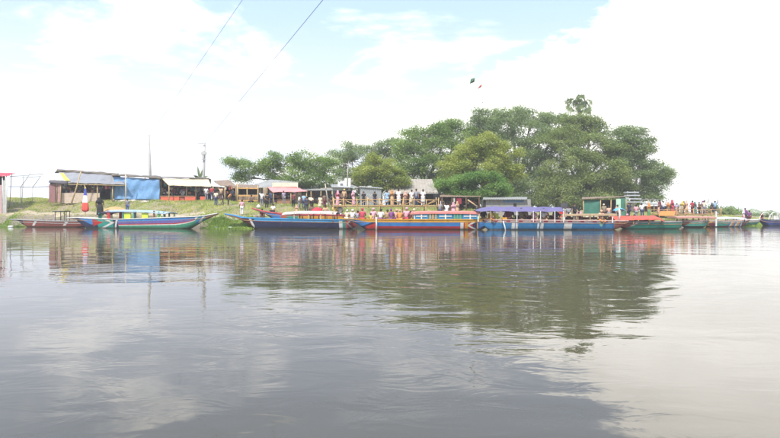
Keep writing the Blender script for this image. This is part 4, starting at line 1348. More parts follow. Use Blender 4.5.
# --- dim stall with a red cloth under the shrubby tree
D = 62.5
zb = gz(wx(458, D), D)
h11 = thing('market_stall', ground(457, D), 'shadowy stall hung with a dark red cloth under the low dense tree', 'stall')
part(h11, 'back_wall', INSIDE, ((wx(441, D + 1.2), D + 1.2, zb - .3), at(480, 196, D + 1.3)))
MB().sheet(at(440, 195, D + 1.5), at(481, 195, D + 1.5), at(440, 197, D - 1), at(481, 197, D - 1), .05, corr=.02).build('roof', RUST, h11)
part(h11, 'hanging_cloth', paint((150, 40, 60), .8), (at(456.5, 204, D - .9), at(461.5, 198, D - .86)))
part(h11, 'hanging_cloth', paint((200, 196, 180), .8), (at(453.5, 202, D - .9), at(455, 197.6, D - .86)))
posts(h11, [(wx(u_, D - .9), D - .9, zb, wz(197, D)) for u_ in (442, 452, 466, 479)], .1, BROWN)
goods(h11, (wx(443, D - .3), D - .3, zb), (wx(478, D + 1.1), D + 1.1, zb + 1.2), 50)

# --- grey hut behind the purple canopy
D = 60.0
zb = gz(wx(504, D), D)
h12 = thing('grey_hut', ground(504, D), 'long pale grey hut with a faded blue band behind the purple canopy', 'hut')
part(h12, 'wall', paint((156, 153, 148), .8, .45), ((wx(485, D), D, zb - .3), at(525, 199.6, D + 2.6)))
part(h12, 'blue_band', paint((96, 132, 168), .7, .4), (at(503, 202.4, D - .03), at(524, 200.2, D - .002)))
part(h12, 'doorway', INSIDE, ((wx(483.4, D - .05), D - .05, zb - .3), at(484.9, 200.4, D + .5)), (at(513.5, 208, D - .02), at(516.5, 203.5, D + .001)))
MB().sheet(at(483, 197.4, D + 3), at(527, 197.4, D + 3), at(483, 199.6, D - .4), at(527, 199.6, D - .4), .05, corr=.02).build('roof', TIN, h12)

# --- green tarp enclosure and things around the right landing
D = 61.0
zb = gz(wx(605, D), D)
h13 = thing('green_stall', ground(605, D), 'stall screened with green tarpaulin and a pale green door panel', 'stall')
MB().sheet((wx(583, D), D, wz(199.6, D)), (wx(600, D), D, wz(200.2, D)), (wx(583, D - .1), D - .1, zb - .2), (wx(600, D - .1), D - .1, zb - .2), .03, 8, 14, wave=.03).build('green_tarp', paint((54, 118, 98), .6, .35), h13, smooth=True)
MB().sheet(at(621, 197, D - .2), at(625.6, 197, D - .2), (wx(621, D - .2), D - .2, zb - .2), (wx(625.6, D - .2), D - .2, zb - .2), .03, 8, 6, wave=.02).build('green_tarp', paint((64, 128, 104), .6, .35), h13, smooth=True)
part(h13, 'door_panel', paint((190, 222, 196), .7, .2), ((wx(616.2, D - .25), D - .25, zb - .2), at(620.6, 198.8, D - .19)))
part(h13, 'back_wall', INSIDE, ((wx(584, D + 1.4), D + 1.4, zb - .3), at(625, 200, D + 1.5)))
MB().sheet(at(582, 197.6, D + 1.7), at(626.5, 196.6, D + 1.7), at(582, 199.4, D - .3), at(626.5, 197, D - .3), .05, corr=.02).build('roof', RUST, h13)
posts(h13, [(wx(u_, D - .12), D - .12, zb, wz(198.5, D)) for u_ in (583.4, 600.6, 611, 626)], .09)

D = 53.4
um = thing('sunshade', (wx(619, D), D, .9), 'pale blue parasol with white legs above the coral canopy', 'parasol')
MB().slab([[Vector((wx(613.5 + 11 * i / 6, D), D - .5 + j / 4, wz(207.6 + 2.6 * (abs(i - 3) / 3) ** 2 + 1.2 * (abs(j - 2) / 2) ** 2, D))) for j in range(5)] for i in range(7)], .03).build('shade', paint((112, 184, 224), .6, .15), um, smooth=True)
for u_ in (616.5, 621.5): MB().tube([(wx(u_, D), D, .9), (wx(u_, D), D, wz(208.8, D))], .035, 6).build('leg', WHITE, um)

D = 66.0
sc_ = thing('slatted_tower', ground(636, D), 'white slatted stand with stacked boards right of the green stall', 'stand')
zb = gz(wx(636, D), D)
for k_, z_ in enumerate((192, 195, 198.4, 201.6)):
    part(sc_, 'board', paint((190, 194, 196), .6, .3), (at(626.5 + k_ * .3, z_ + .9, D - .4), at(636 + k_ * 1.2, z_, D + .4)))
posts(sc_, [(wx(627.5, D), D, zb, wz(191.5, D)), (wx(635, D), D, zb, wz(191.5, D)), (wx(640, D), D, zb, wz(200, D))], .08, WHITE)
h14 = thing('landing_shed', ground(660, 70), 'low landing shed with a thin grey roof line right of the grove', 'shed')
D = 70.0
zb = gz(wx(660, D), D)
MB().sheet(at(640, 203.2, D + 1.5), at(680, 204.4, D + 1.5), at(640, 204.4, D - 1.5), at(681, 205.6, D - 1.5), .06, corr=.02).build('roof', TIN, h14)
MB().beam(at(636, 199.4, D - 1.6), at(659, 199.2, D - 1.6), .07).build('ridge_pole', paint((150, 150, 146), .7), h14)
posts(h14, [(wx(u_, D - 1.3), D - 1.3, zb, wz(204.6, D)) for u_ in (641, 654, 668, 679)] + [(wx(648, D - 1.6), D - 1.6, zb, wz(199, D))], .08, TAN)
part(h14, 'screen', paint((150, 130, 108), .85, .4), ((wx(641, D + 1.2), D + 1.2, zb - .2), at(679, 206, D + 1.3)))


# ------------------------------------------------------------------ wooden jetties with braced railings
def jetty(name, label, px0, px1, D, top_py, deck_py, low_z, nbay, mat, width=1.6, brace=True):
    root = thing(name, (wx((px0 + px1) / 2, D), D, low_z), label, 'jetty')
    zt, zd = wz(top_py, D), wz(deck_py, D)
    for k in range(9):
        y = D + width * (k - 4) / 9
        MB().span((wx(px0, D), y - width / 19, zd - .06), (wx(px1, D), y + width / 19, zd)).build('plank', WOOD, root)
    for sgn in (-1, 1):
        y = D + sgn * width / 2
        for z in (zt, (zt * .12 + zd * .88)):
            MB().tube([(wx(px0 + (px1 - px0) * q / 6 + (-.8 if q == 0 else .8 if q == 6 else 0), D), y, z + random.uniform(-.04, .04)) for q in range(7)], .04, 6).build('rail', mat, root, smooth=True)
        jit = lambda k: random.uniform(-k, k)
        for i in range(nbay + 1):
            x = wx(px0 + (px1 - px0) * i / nbay, D) + jit(.08)
            lo = low_z if i % 2 == 0 else zd - .12
            MB().tube([(x + jit(.05), y + .08 * sgn, lo), (x, y + .08 * sgn, zd), (x + jit(.06), y + .08 * sgn, zt + random.uniform(.02, .3))], [.05, .045, .04], 6).build('post', mat, root, smooth=True)
            if brace and i < nbay:
                x2 = wx(px0 + (px1 - px0) * (i + 1) / nbay, D)
                a, b = (x, y - .07 * sgn, zd + .12 + jit(.06)), (x2, y - .07 * sgn, zt + jit(.06))
                if i % 2: a, b = (x, y - .07 * sgn, zt + jit(.06)), (x2, y - .07 * sgn, zd + .12 + jit(.06))
                MB().tube([a, b], .032, 6).build('brace', mat, root, smooth=True)
    return root


YWOOD = paint((212, 174, 116), .7, .35)
jetty('wooden_jetty', 'yellow timber jetty with zigzag braced railings behind the seated passengers', 334, 437, 56.5, 199.8, 206.4, .2, 9, YWOOD)
jetty('wooden_jetty', 'orange-yellow railed landing stage crowded with people, right of the coral canopy', 655, 716, 64, 209.6, 214.6, .1, 7, paint((204, 160, 112), .7, .4))
MB().sheet(at(660, 211.4, 62), at(676, 211.0, 62), at(659, 216, 61), at(674, 216, 61), .03).build('orange_tarp', paint((228, 150, 76), .7, .2, transl=.2), None)
tag(bpy.data.objects['orange_tarp'], 'small orange tarp hung on the railing beside the coral canopy', 'tarp')


# ------------------------------------------------------------------ poles, wires, flag, kites, heap
def utility_pole(px, top, D, label, gear):
    b = ground(px, D)
    root = thing('utility_pole', b, label, 'pole', 'utility poles behind the stalls')
    tp_ = at(px + gear[0], top, D)
    MB().tube([b - Vector((0, 0, .4)), b.lerp(tp_, .5), tp_], [.19, .16, .13], 12).build('shaft', paint((196, 192, 186), .85, .2, 1.0), root, smooth=True)
    for nm, a, c_, w_ in gear[1:]:
        MB().beam(a, c_, w_).build(nm, paint((196, 194, 190), .7), root)
    return root, tp_


p1_, t1_ = utility_pole(151.2, 134.8, 75, 'plain leaning grey utility pole behind the blue tarp hut', [-2.6])
MB().tube([t1_ - Vector((0, 0, .1)), t1_ + Vector((.06, 0, .22))], [.06, .03], 6).build('insulator', WHITE, p1_)
p2_, t2_ = utility_pole(203.0, 143, 72, 'grey utility pole with white fittings behind the beige awning shop', [1.6, ('crossarm', at(198, 143.8, 71.7), at(205.5, 143.2, 71.7), .07), ('fitting', at(201.5, 153.5, 71.7), at(206, 153.3, 71.7), .3), ('fitting', at(203.2, 158.5, 71.7), at(203.6, 151, 71.7), .22), ('bracket', at(201.6, 159.6, 71.7), at(206.4, 159.2, 71.7), .1)])


def cable(p_far, p_near, sag, label, r=.007):
    pts = []
    for i in range(61):
        t = i / 60
        p = p_far.lerp(p_near, t) - Vector((0, 0, sag * 4 * t * (1 - t)))
        pts.append(p)
    tag(MB().tube(pts, r, 5).build('power_cable', paint((60, 62, 66), .5), None), label, 'cable', 'overhead cables')


cable(at(150, 135.2, 75), at(266, 0, 24) + (at(266, 0, 24) - at(219, 72, 44)) * 1.0, .0, 'thinner overhead cable, the left one of the two crossing the sky')
cable(at(205, 143, 72), at(308, 0, 20) + (at(308, 0, 20) - at(238, 84, 40)) * .9, .0, 'thicker overhead cable, the right one of the two crossing the sky', .009)

D = 58.0
fl = thing('flag', at(85.5, 218, D), 'limp red, white and blue flag hanging on a short pole by the bow', 'flag')
MB().tube([at(85.6, 219, D) - Vector((0, 0, .8)), at(85.2, 200, D), at(84.6, 184.5, D)], .035, 6).build('pole', BAMBOO, fl)
pr_ = [(.03, 186.8), (.07, 188.5), (.11, 192), (.16, 195.4), (.21, 199), (.25, 202.6), (.31, 206), (.34, 209), (.28, 211), (.12, 211.8)]
fc_ = MB()
c_ = at(85.3, 200, D)
fc_.lathe([(r_, wz(y_, D) - c_.z) for r_, y_ in pr_], c_, 24, 1.0, .55, .16, 5)
fc_.mi = [(3 if i // 24 < 1 else 0 if i // 24 < 3 else 1 if i // 24 < 5 else 2) for i in range(len(fc_.f))]
fc_.mi[-1] = 2
fc_.build('cloth', [paint((74, 92, 180), .8, .1), paint((244, 240, 240), .8, .1), paint((232, 92, 76), .8, .1), paint((206, 190, 90), .8, .1)], fl, smooth=True)


def kite(px, py, D, w, h, rot, c, label):
    cc = at(px, py, D)
    root = thing('kite', cc, label, 'kite', 'kites in the sky')
    q = Matrix.Rotation(R(rot), 3, 'Y') @ Matrix.Rotation(R(25), 3, 'X')
    P = [Vector((0, 0, h / 2)), Vector((w / 2, .06, .06 * h)), Vector((0, 0, -h / 2)), Vector((-w / 2, .06, .06 * h)), Vector((0, -.05, .06 * h))]
    P2 = [cc + q @ p for p in P] + [cc + q @ (p + Vector((0, .012, 0))) for p in P]
    MB().add(P2, [(0, 1, 4), (1, 2, 4), (2, 3, 4), (3, 0, 4), (6, 5, 9), (7, 6, 9), (8, 7, 9), (5, 8, 9), (0, 5, 6, 1), (1, 6, 7, 2), (2, 7, 8, 3), (3, 8, 5, 0)]).build('sail', paint(c, .7, .1), root)
    MB().tube([P2[0], P2[4] + Vector((0, -.01, 0)), P2[2]], .012, 5).build('spine', BAMBOO, root)
    MB().tube([P2[1], P2[4] + Vector((0, -.02, 0)), P2[3]], .010, 5).build('spar', BAMBOO, root)


kite(472.2, 81, 60, .5, .82, 40, (40, 120, 86), 'dark green kite above the grove')
kite(480, 86.6, 60, .24, .76, 48, (222, 60, 70), 'narrow red kite just below the green kite')

# sand heap and small rubbish
D = 62.5
hp = ground(115, D)
hm_ = MB()
hm_.lathe([(1.5, -.15), (1.2, .12), (.85, .33), (.45, .52), (.12, .6)], (hp.x, hp.y, hp.z), 22, 1.25, .8, .07, 5)
tag(hm_.build('straw_heap', paint((206, 168, 112), .95, .3, 6, .6), None, smooth=True), 'golden heap of sand or straw beside the person in black', 'heap')
for i_, (px_, D_, w_, lb) in enumerate(((10.3, 59.5, .6, 'white float lying in the weed at the left edge'), (216, 54.3, .45, 'white rubbish bag on the weedy mound, left one'), (230, 54.2, .55, 'white rubbish bag on the weedy mound, right one'))):
    b_ = ground(px_, D_)
    b_.z = max(b_.z, 0) + .02
    m_ = MB()
    m_.lathe([(.45, 0), (.5, .04), (.4, .1), (.15, .14)], b_, 12, w_, .5 * w_, .25, 3)
    tag(m_.build('rubbish_bag' if i_ else 'float', paint((236, 236, 234), .6, .1), None, smooth=True), lb, 'bag' if i_ else 'float')
for px_, D_, s_, m_, lb in ((258.5, 62, .34, paint((228, 226, 222), .7), 'white sack set down behind the red shirted person'), (327, 62.5, .55, paint((196, 190, 170), .8), 'pale sack on the bank at the right end of the crowd'), (587, 57, .5, paint((222, 204, 176), .8), 'left of two cream sacks on the landing behind the plank roof'), (594, 57, .55, paint((232, 222, 200), .8), 'right of two cream sacks on the landing behind the plank roof')):
    b_ = ground(px_, D_)
    MBs = MB()
    MBs.lathe([(r_, z_ * s_ * 1.5) for r_, z_ in ((.38, -.02), (.5, .15), (.48, .4), (.3, .62), (.12, .7), (.18, .78))], b_, 14, s_ * 1.25, s_, .06, 4)
    tag(MBs.build('sack', m_, None, smooth=True), lb, 'sack', 'sacks on the bank')
bd = ground(564, 58)
sg = thing('notice_board', bd, 'dark framed board standing on the landing behind the purple canopy end', 'board')
part(sg, 'board', paint((78, 76, 80), .7), ((bd.x - .35, 57.97, wz(208.4, 58)), (bd.x + .35, 58.03, wz(203.2, 58))))
posts(sg, [(bd.x - .3, 58.08, bd.z, wz(203, 58)), (bd.x + .3, 58.08, bd.z, wz(203, 58))], .06, BROWN)
ch = ground(562.5, 56.6)
cr = thing('plastic_chair', ch, 'red plastic chair beside the dark framed board', 'chair')
part(cr, 'seat', RED, ((ch.x - .25, 56.4, ch.z + .42), (ch.x + .25, 56.85, ch.z + .46)))
part(cr, 'backrest', RED, ((ch.x - .25, 56.82, ch.z + .46), (ch.x + .25, 56.86, ch.z + .95)))
for sx_ in (-.22, .22):
    for sy_ in (56.44, 56.81): part(cr, 'leg', RED, ((ch.x + sx_ - .025, sy_ - .025, ch.z - .05), (ch.x + sx_ + .025, sy_ + .025, ch.z + .42)))

# ------------------------------------------------------------------ people
SKINS = [paint(c, .6, .1) for c in ((150, 104, 78), (128, 86, 64), (166, 118, 90))]
HAIR = paint((30, 26, 26), .7, .1)
EYE = paint((24, 20, 20), .3, 0)


def skinned(verts, edges, radii, root=0, subdiv=1):
    me = bpy.data.meshes.new('tmp')
    me.from_pydata(verts, edges, [])
    ob = bpy.data.objects.new('tmp', me)
    col.objects.link(ob)
    ob.modifiers.new('s', 'SKIN').use_smooth_shade = True
    lay = me.skin_vertices[0].data
    for i, r in enumerate(radii):
        lay[i].radius = r if isinstance(r, tuple) else (r, r)
        lay[i].use_root = (i == root)
    sb = ob.modifiers.new('d', 'SUBSURF')
    sb.levels = sb.render_levels = subdiv
    dg = bpy.context.evaluated_depsgraph_get()
    ev = ob.evaluated_get(dg)
    m2 = bpy.data.meshes.new_from_object(ev, depsgraph=dg)
    V = [tuple(v.co) for v in m2.vertices]
    Fc = [tuple(p.vertices) for p in m2.polygons]
    bpy.data.objects.remove(ob)
    bpy.data.meshes.remove(me)
    bpy.data.meshes.remove(m2)
    return V, Fc


def to_mesh(name, mb, mats, smooth=True):
    me = bpy.data.meshes.new(name)
    me.from_pydata(mb.v, [], mb.f)
    for m in mats: me.materials.append(m)
    me.polygons.foreach_set('material_index', mb.mi)
    me.polygons.foreach_set('use_smooth', [smooth] * len(mb.f))
    me.update()
    return me


def person_meshes(pose):
    """Joint positions for a 1.65 m figure facing -Y; returns the meshes of body, top, lower garment and hair."""
    sit = pose in ('sit', 'sit_side')
    hz = 0.20 if sit else 0.90                     # hip height
    lean = {'sit': .05, 'bend': .32}.get(pose, 0)
    T = lambda z, y=0: (0.0, y - lean * (z - .9) / .6, hz + (z - .9) * (0.9 if pose == 'bend' else 1))
    J = {}
    J['pel'], J['spine'], J['chest'], J['neck'] = T(.94), T(1.12), T(1.32), T(1.44)
    hb = T(1.50, -.01)
    J['head0'], J['head1'], J['head2'] = hb, (0, hb[1] - .015, hb[2] + .075), (0, hb[1] - .005, hb[2] + .135)
    for s_, k in ((-1, 'l'), (1, 'r')):
        sh = T(1.385)
        J['sh' + k] = (s_ * .165, sh[1], sh[2])
        if pose == 'arm' and s_ == 1:
            J['el' + k], J['wr' + k], J['ha' + k] = (s_ * .33, -.10, sh[2] + .10), (s_ * .36, -.16, sh[2] + .34), (s_ * .36, -.18, sh[2] + .42)
        elif sit:
            J['el' + k], J['wr' + k], J['ha' + k] = (s_ * .24, -.10, sh[2] - .25), (s_ * .12, -.30, sh[2] - .34), (s_ * .07, -.36, sh[2] - .36)
        elif pose == 'walk':
            J['el' + k], J['wr' + k], J['ha' + k] = (s_ * .23, s_ * .12, sh[2] - .27), (s_ * .24, s_ * .10 - .10, sh[2] - .50), (s_ * .23, s_ * .10 - .14, sh[2] - .58)
        else:
            J['el' + k], J['wr' + k], J['ha' + k] = (s_ * .225, .03, sh[2] - .28), (s_ * .235, -.06, sh[2] - .52), (s_ * .225, -.09, sh[2] - .60)
        J['hip' + k] = (s_ * .09, 0, hz)
        if sit:
            J['kn' + k], J['an' + k], J['to' + k] = (s_ * .26, -.32, .22), (s_ * -.02 + s_ * .10, -.42, .07), (s_ * -.08, -.44, .05)
        elif pose == 'walk':
            J['kn' + k], J['an' + k], J['to' + k] = (s_ * .09, -.10 if s_ > 0 else -.02, .49), (s_ * .09, -.16 if s_ > 0 else .26, .09 if s_ > 0 else .14), (s_ * .10, -.34 if s_ > 0 else .12, .03 if s_ > 0 else .04)
        else:
            J['kn' + k], J['an' + k], J['to' + k] = (s_ * .10, -.02, .49), (s_ * .11, .03, .08), (s_ * .13, -.14, .035)
    Rd = dict(pel=(.15, .11), spine=(.13, .095), chest=(.155, .105), neck=(.058, .058), head0=(.07, .075), head1=(.082, .095), head2=(.07, .08))
    for k in 'lr': Rd.update({'sh' + k: .062, 'el' + k: .043, 'wr' + k: .030, 'ha' + k: (.038, .022), 'hip' + k: .092, 'kn' + k: .060, 'an' + k: .042, 'to' + k: (.04, .028)})
    E = [('pel', 'spine'), ('spine', 'chest'), ('chest', 'neck'), ('neck', 'head0'), ('head0', 'head1'), ('head1', 'head2')]
    for k in 'lr': E += [('chest', 'sh' + k), ('sh' + k, 'el' + k), ('el' + k, 'wr' + k), ('wr' + k, 'ha' + k), ('pel', 'hip' + k), ('hip' + k, 'kn' + k), ('kn' + k, 'an' + k), ('an' + k, 'to' + k)]

    def grow(keys, infl, over=None):
        ks = [k for k in J if k in keys]
        ix = {k: i for i, k in enumerate(ks)}
        ed = [(ix[a], ix[b]) for a, b in E if a in ix and b in ix]
        pos = [tuple((over or {}).get(k, J[k])) for k in ks]
        rr = [tuple(v + infl for v in (Rd[k] if isinstance(Rd[k], tuple) else (Rd[k],) * 2)) for k in ks]
        return skinned(pos, ed, rr, root=ix['pel'] if 'pel' in ix else 0)

    body = MB()
    body.add(*grow(set(J), 0.0))
    h1 = Vector(J['head1'])
    body.lathe([(.005, -.03), (.017, -.022), (.012, .01), (.005, .03)], (h1.x, h1.y - .10, h1.z - .005), 6)       # nose
    for s_ in (-1, 1):
        body.lathe([(.004, -.03), (.016, -.01), (.018, .015), (.006, .032)], (s_ * .086, h1.y + .012, h1.z), 6, .6, 1)   # ears
        body.lathe([(.003, -.008), (.011, 0), (.003, .008)], (s_ * .033, h1.y - .088, h1.z + .012), 6, mi=1)          # eyes
        k = 'l' if s_ < 0 else 'r'
        w, h = Vector(J['wr' + k]), Vector(J['ha' + k])
        d = (h - w).normalized()
        sd_ = d.cross(Vector((1, 0, .2))).normalized()
        for fi, (o_, L) in enumerate(((-.027, .068), (-.009, .078), (.009, .074), (.027, .058))):
            p0 = h + sd_ * o_ - d * .01
            cur = Vector((-s_ * .012, 0, 0))
            body.tube([p0, p0 + d * L * .55 + cur * .4, p0 + d * L + cur * 1.8], [.0095, .0085, .006], 5)
        p0 = w + d * .035 - sd_ * .03
        body.tube([p0, p0 + d * .03 - sd_ * .025, p0 + d * .062 - sd_ * .03], [.011, .010, .007], 5)
    top = MB()
    up = {'pel', 'spine', 'chest', 'shl', 'shr', 'ell', 'elr'}
    ov = {}
    for k in 'lr':
        a, b = Vector(J['sh' + k]), Vector(J['el' + k])
        ov['el' + k] = a.lerp(b, .85)
    pz = J['pel']
    ov['pel'] = (pz[0], pz[1], pz[2] - (.0 if sit else .05))
    top.add(*grow(up, .022, ov))
    low = MB()
    if pose in ('robe', 'kurta'):
        z0 = hz + .12
        bt = .06 if pose == 'robe' else .42
        low.lathe([(.235 if pose == 'robe' else .20, bt), (.21, bt + .2 * (z0 - bt)), (.185, bt + .6 * (z0 - bt)), (.165, z0)], (0, 0, 0), 18, 1.0, .78, .06, 6)
        if pose == 'kurta': low.add(*grow({'hipl', 'hipr', 'knl', 'knr', 'anl', 'anr', 'pel'}, .018))
    elif pose == 'lungi':
        low.lathe([(.19, .14), (.18, .4), (.185, .7), (.165, 1.0)], (0, 0, 0), 16, 1.0, .8, .05, 4)
    else:
        low.add(*grow({'pel', 'hipl', 'hipr', 'knl', 'knr', 'anl', 'anr'}, .02))
    hair = MB()
    c = Vector(J['head1'])
    if pose in ('robe',):
        hair.lathe([(.20, -.36), (.15, -.17), (.115, -.06), (.118, .04), (.098, .10), (.05, .135), (.01, .142)], (c.x, c.y + .03, c.z), 14, 1.0, 1.0, .03, 5)
    else:
        hair.lathe([(.075, -.06), (.098, -.01), (.102, .04), (.088, .085), (.05, .112), (.01, .12)], (c.x, c.y + .024, c.z), 12, .96, 1.02, .03, 5)
    return (to_mesh('body', body, [SKINS[0], EYE]), to_mesh('top', top, [SKINS[0]]), to_mesh('lower', low, [SKINS[0]]), to_mesh('hair', hair, [HAIR]))


POSES = {p: person_meshes(p) for p in ('stand', 'walk', 'arm', 'sit', 'bend', 'robe', 'kurta', 'lungi')}
CLOTH = dict(white=(240, 238, 236), cream=(232, 216, 180), black=(34, 34, 40), grey=(150, 150, 158), blue=(78, 110, 180), navy=(48, 54, 86), pink=(232, 164, 178), red=(200, 50, 64), maroon=(128, 44, 58), orange=(240, 150, 66), yellow=(238, 206, 90), purple=(134, 62, 140), green=(90, 150, 96), brown=(126, 96, 76), tan=(206, 166, 120), peach=(240, 176, 148), lilac=(178, 166, 200), denim=(66, 82, 120), sky=(150, 190, 224), khaki=(160, 146, 112), crimson=(214, 58, 84), teal=(60, 140, 140))
LOWER_NAME = {'robe': 'skirt', 'kurta': 'tunic', 'lungi': 'sarong', 'sit': 'trousers', 'stand': 'trousers', 'walk': 'trousers', 'arm': 'trousers', 'bend': 'trousers'}
_np = [0]


def person(loc, pose, top, low, label, face=0, scale=1.0, scarf=None, group=None):
    """face: 0 towards the camera, 180 away from it"""
    root = thing('person', loc, label, 'person', group)
    root.scale = (scale * random.uniform(.95, 1.08), scale * random.uniform(.95, 1.08), scale * random.uniform(.95, 1.03))
    root.rotation_euler = (R(random.uniform(-4, 4)), R(random.uniform(-4, 4)), R(face + random.uniform(-25, 25)))
    _np[0] += 1
    sk = SKINS[_np[0] % 3]
    cm = lambda k: paint(tuple(int(.82 * v + .18 * (sum(CLOTH[k]) / 3)) for v in CLOTH[k]), .85, .18, 4)
    hm = cm(scarf) if scarf else HAIR
    names = ('body', 'robe_top' if pose == 'robe' else 'shirt', LOWER_NAME[pose], 'headscarf' if scarf else 'hair')
    for nm, me, m in zip(names, POSES[pose], (sk, cm(top), cm(low), hm)):
        o = bpy.data.objects.new(nm, me)
        col.objects.link(o)
        o.parent = root
        o.material_slots[0].link = 'OBJECT'
        o.material_slots[0].material = m
    return root


def on_bank(px, D): return ground(px, D) - Vector((0, 0, .015))


BANK = 'people on the bank'
for px, D, pose, top, low, face, sc_p, scarf, lb in (
    (100.3, 60.8, 'robe', 'black', 'black', 200, 1.08, 'black', 'person in a long black robe standing on the bank edge'),
    (127.3, 61.8, 'stand', 'grey', 'blue', 20, .97, None, 'person in grey shirt and blue trousers beside the straight post of the tarp huts'),
    (215.8, 61.0, 'stand', 'cream', 'denim', 175, .98, None, 'person in cream shirt and dark jeans seen from behind on the path'),
    (222.6, 62.0, 'walk', 'grey', 'brown', 90, .62, None, 'small child in grey top right of the cream shirted person'),
    (228.3, 61.6, 'bend', 'orange', 'black', 120, .92, None, 'person in bright orange shirt and black trousers on the path'),
    (221.4, 65.2, 'arm', 'tan', 'brown', 160, 1.0, None, 'person in tan-brown shirt under the white tarp stall'),
    (211.6, 65.0, 'stand', 'red', 'navy', 30, .98, None, 'person in red shirt at the right end of the orange counter'),
    (206.8, 66.2, 'stand', 'white', 'grey', 10, .98, None, 'person in white shirt by the right post of the beige awning'),
    (241.4, 57.4, 'walk', 'pink', 'white', 170, .97, None, 'person in pink shirt and white trousers walking down the bank'),
    (261.8, 64.4, 'arm', 'white', 'grey', 150, 1.0, None, 'dark haired person in white shirt behind the white sack'),
    (266.6, 64.2, 'stand', 'black', 'black', 180, 1.0, None, 'person dressed all in black left of the pink awning'),
    (262.6, 57.6, 'walk', 'crimson', 'peach', 200, .98, None, 'person in crimson shirt and peach trousers by the red-edged bow'),
    (271.2, 66.0, 'stand', 'denim', 'navy', 40, .98, None, 'person in slate blue shirt under the pink awning'),
    (273.2, 62.6, 'sit', 'white', 'black', 0, 1.0, None, 'person in white shirt squatting on the grass before the pink awning'),
    (293.2, 65.0, 'stand', 'maroon', 'black', 160, .98, None, 'person in dark red shirt, leftmost of the standing crowd'),
    (298.8, 64.2, 'walk', 'white', 'grey', 120, .98, None, 'person in white shirt and grey trousers, second from the left in the crowd'),
    (303.2, 65.2, 'stand', 'sky', 'denim', 190, .98, None, 'person in pale blue shirt in the middle of the crowd'),
    (306.6, 63.8, 'stand', 'navy', 'navy', 170, .97, None, 'person in navy clothes beside the pale blue shirt in the crowd'),
    (312.2, 64.4, 'bend', 'cream', 'black', 200, 1.04, None, 'stooping person in cream shirt and black trousers in the crowd'),
    (319.6, 64.0, 'kurta', 'cream', 'cream', 180, .98, None, 'person in long cream tunic near the leaning crossarm pole'),
    (324.8, 65.6, 'stand', 'brown', 'maroon', 10, .98, None, 'person in brown shirt behind the leaning crossarm pole'),
    (332.2, 65.0, 'stand', 'black', 'brown', 170, .98, None, 'person in black shirt left of the white kiosk'),
    (284.2, 67.4, 'stand', 'lilac', 'grey', 20, .95, None, 'person in lilac top behind the counter under the pink awning'),
    (174.5, 68.4, 'stand', 'maroon', 'navy', 0, .98, None, 'shopkeeper in dark red shirt behind the left orange counter panel'),
    (182.0, 68.8, 'stand', 'lilac', 'grey', 10, 1.0, None, 'shopkeeper in pale lilac shirt behind the counter door'),
    (198.2, 68.2, 'stand', 'grey', 'navy', 340, 1.0, None, 'person in grey shirt standing in the gap of the orange counter'),
    (232.6, 66.2, 'stand', 'navy', 'black', 30, .95, None, 'person in dark blue shirt beside the stall table'),
    (251.6, 65.0, 'sit', 'brown', 'black', 0, 1.0, None, 'person in brown sitting before the plank enclosure'),
):
    pr = person(on_bank(px, D), pose, top, low, lb, face, sc_p, scarf, BANK)
    if top == 'black' and pose == 'robe': pr.scale = (1.55, 1.4, 1.08)

zj = wz(206.4, 56.5)
for px, dy, pose, top, low, face, sc_p, scarf, lb in (
    (337.0, .2, 'robe', 'crimson', 'pink', 30, .93, 'pink', 'person in pink and crimson robe at the left end of the yellow jetty'),
    (343.2, .4, 'stand', 'tan', 'brown', 0, 1.0, 'yellow', 'person in tan with a yellow head cloth near the left end of the jetty'),
    (353.0, 0, 'robe', 'pink', 'pink', 20, .92, 'pink', 'person in pale pink robe on the jetty before the white kiosk'),
    (363.6, .3, 'stand', 'black', 'black', 10, .86, None, 'person in black before the corrugated kiosk, left one of two'),
    (375.8, .3, 'stand', 'black', 'navy', 350, .86, None, 'person in black before the corrugated kiosk, right one of two'),
    (387.0, .1, 'kurta', 'sky', 'sky', 180, .93, None, 'person in pale blue tunic at the left end of the open shed'),
    (392.6, .2, 'robe', 'tan', 'tan', 10, .95, 'orange', 'person in tan robe with orange headscarf on the jetty'),
    (398.6, .1, 'kurta', 'white', 'white', 175, 1.02, None, 'tallest person in long white tunic on the jetty'),
    (404.2, .3, 'robe', 'peach', 'brown', 0, .9, 'peach', 'person in peach and brown robe between two white tunics on the jetty'),
    (410.4, .1, 'kurta', 'white', 'cream', 190, .95, None, 'person in white tunic with cream trousers, middle of the jetty'),
    (415.6, .6, 'stand', 'grey', 'denim', 0, 1.0, None, 'person in pale grey shirt in the open shed shade'),
    (423.4, .1, 'kurta', 'white', 'white', 160, 1.0, None, 'person in long white tunic at the right end of the jetty'),
):
    px, dy = px + random.uniform(-1.1, 1.1), dy + random.uniform(-.6, .2)
    person(Vector((wx(px, 56.5 + dy), 56.5 + dy, zj)), pose, top, low, lb, face, sc_p, scarf, 'people on the yellow jetty')

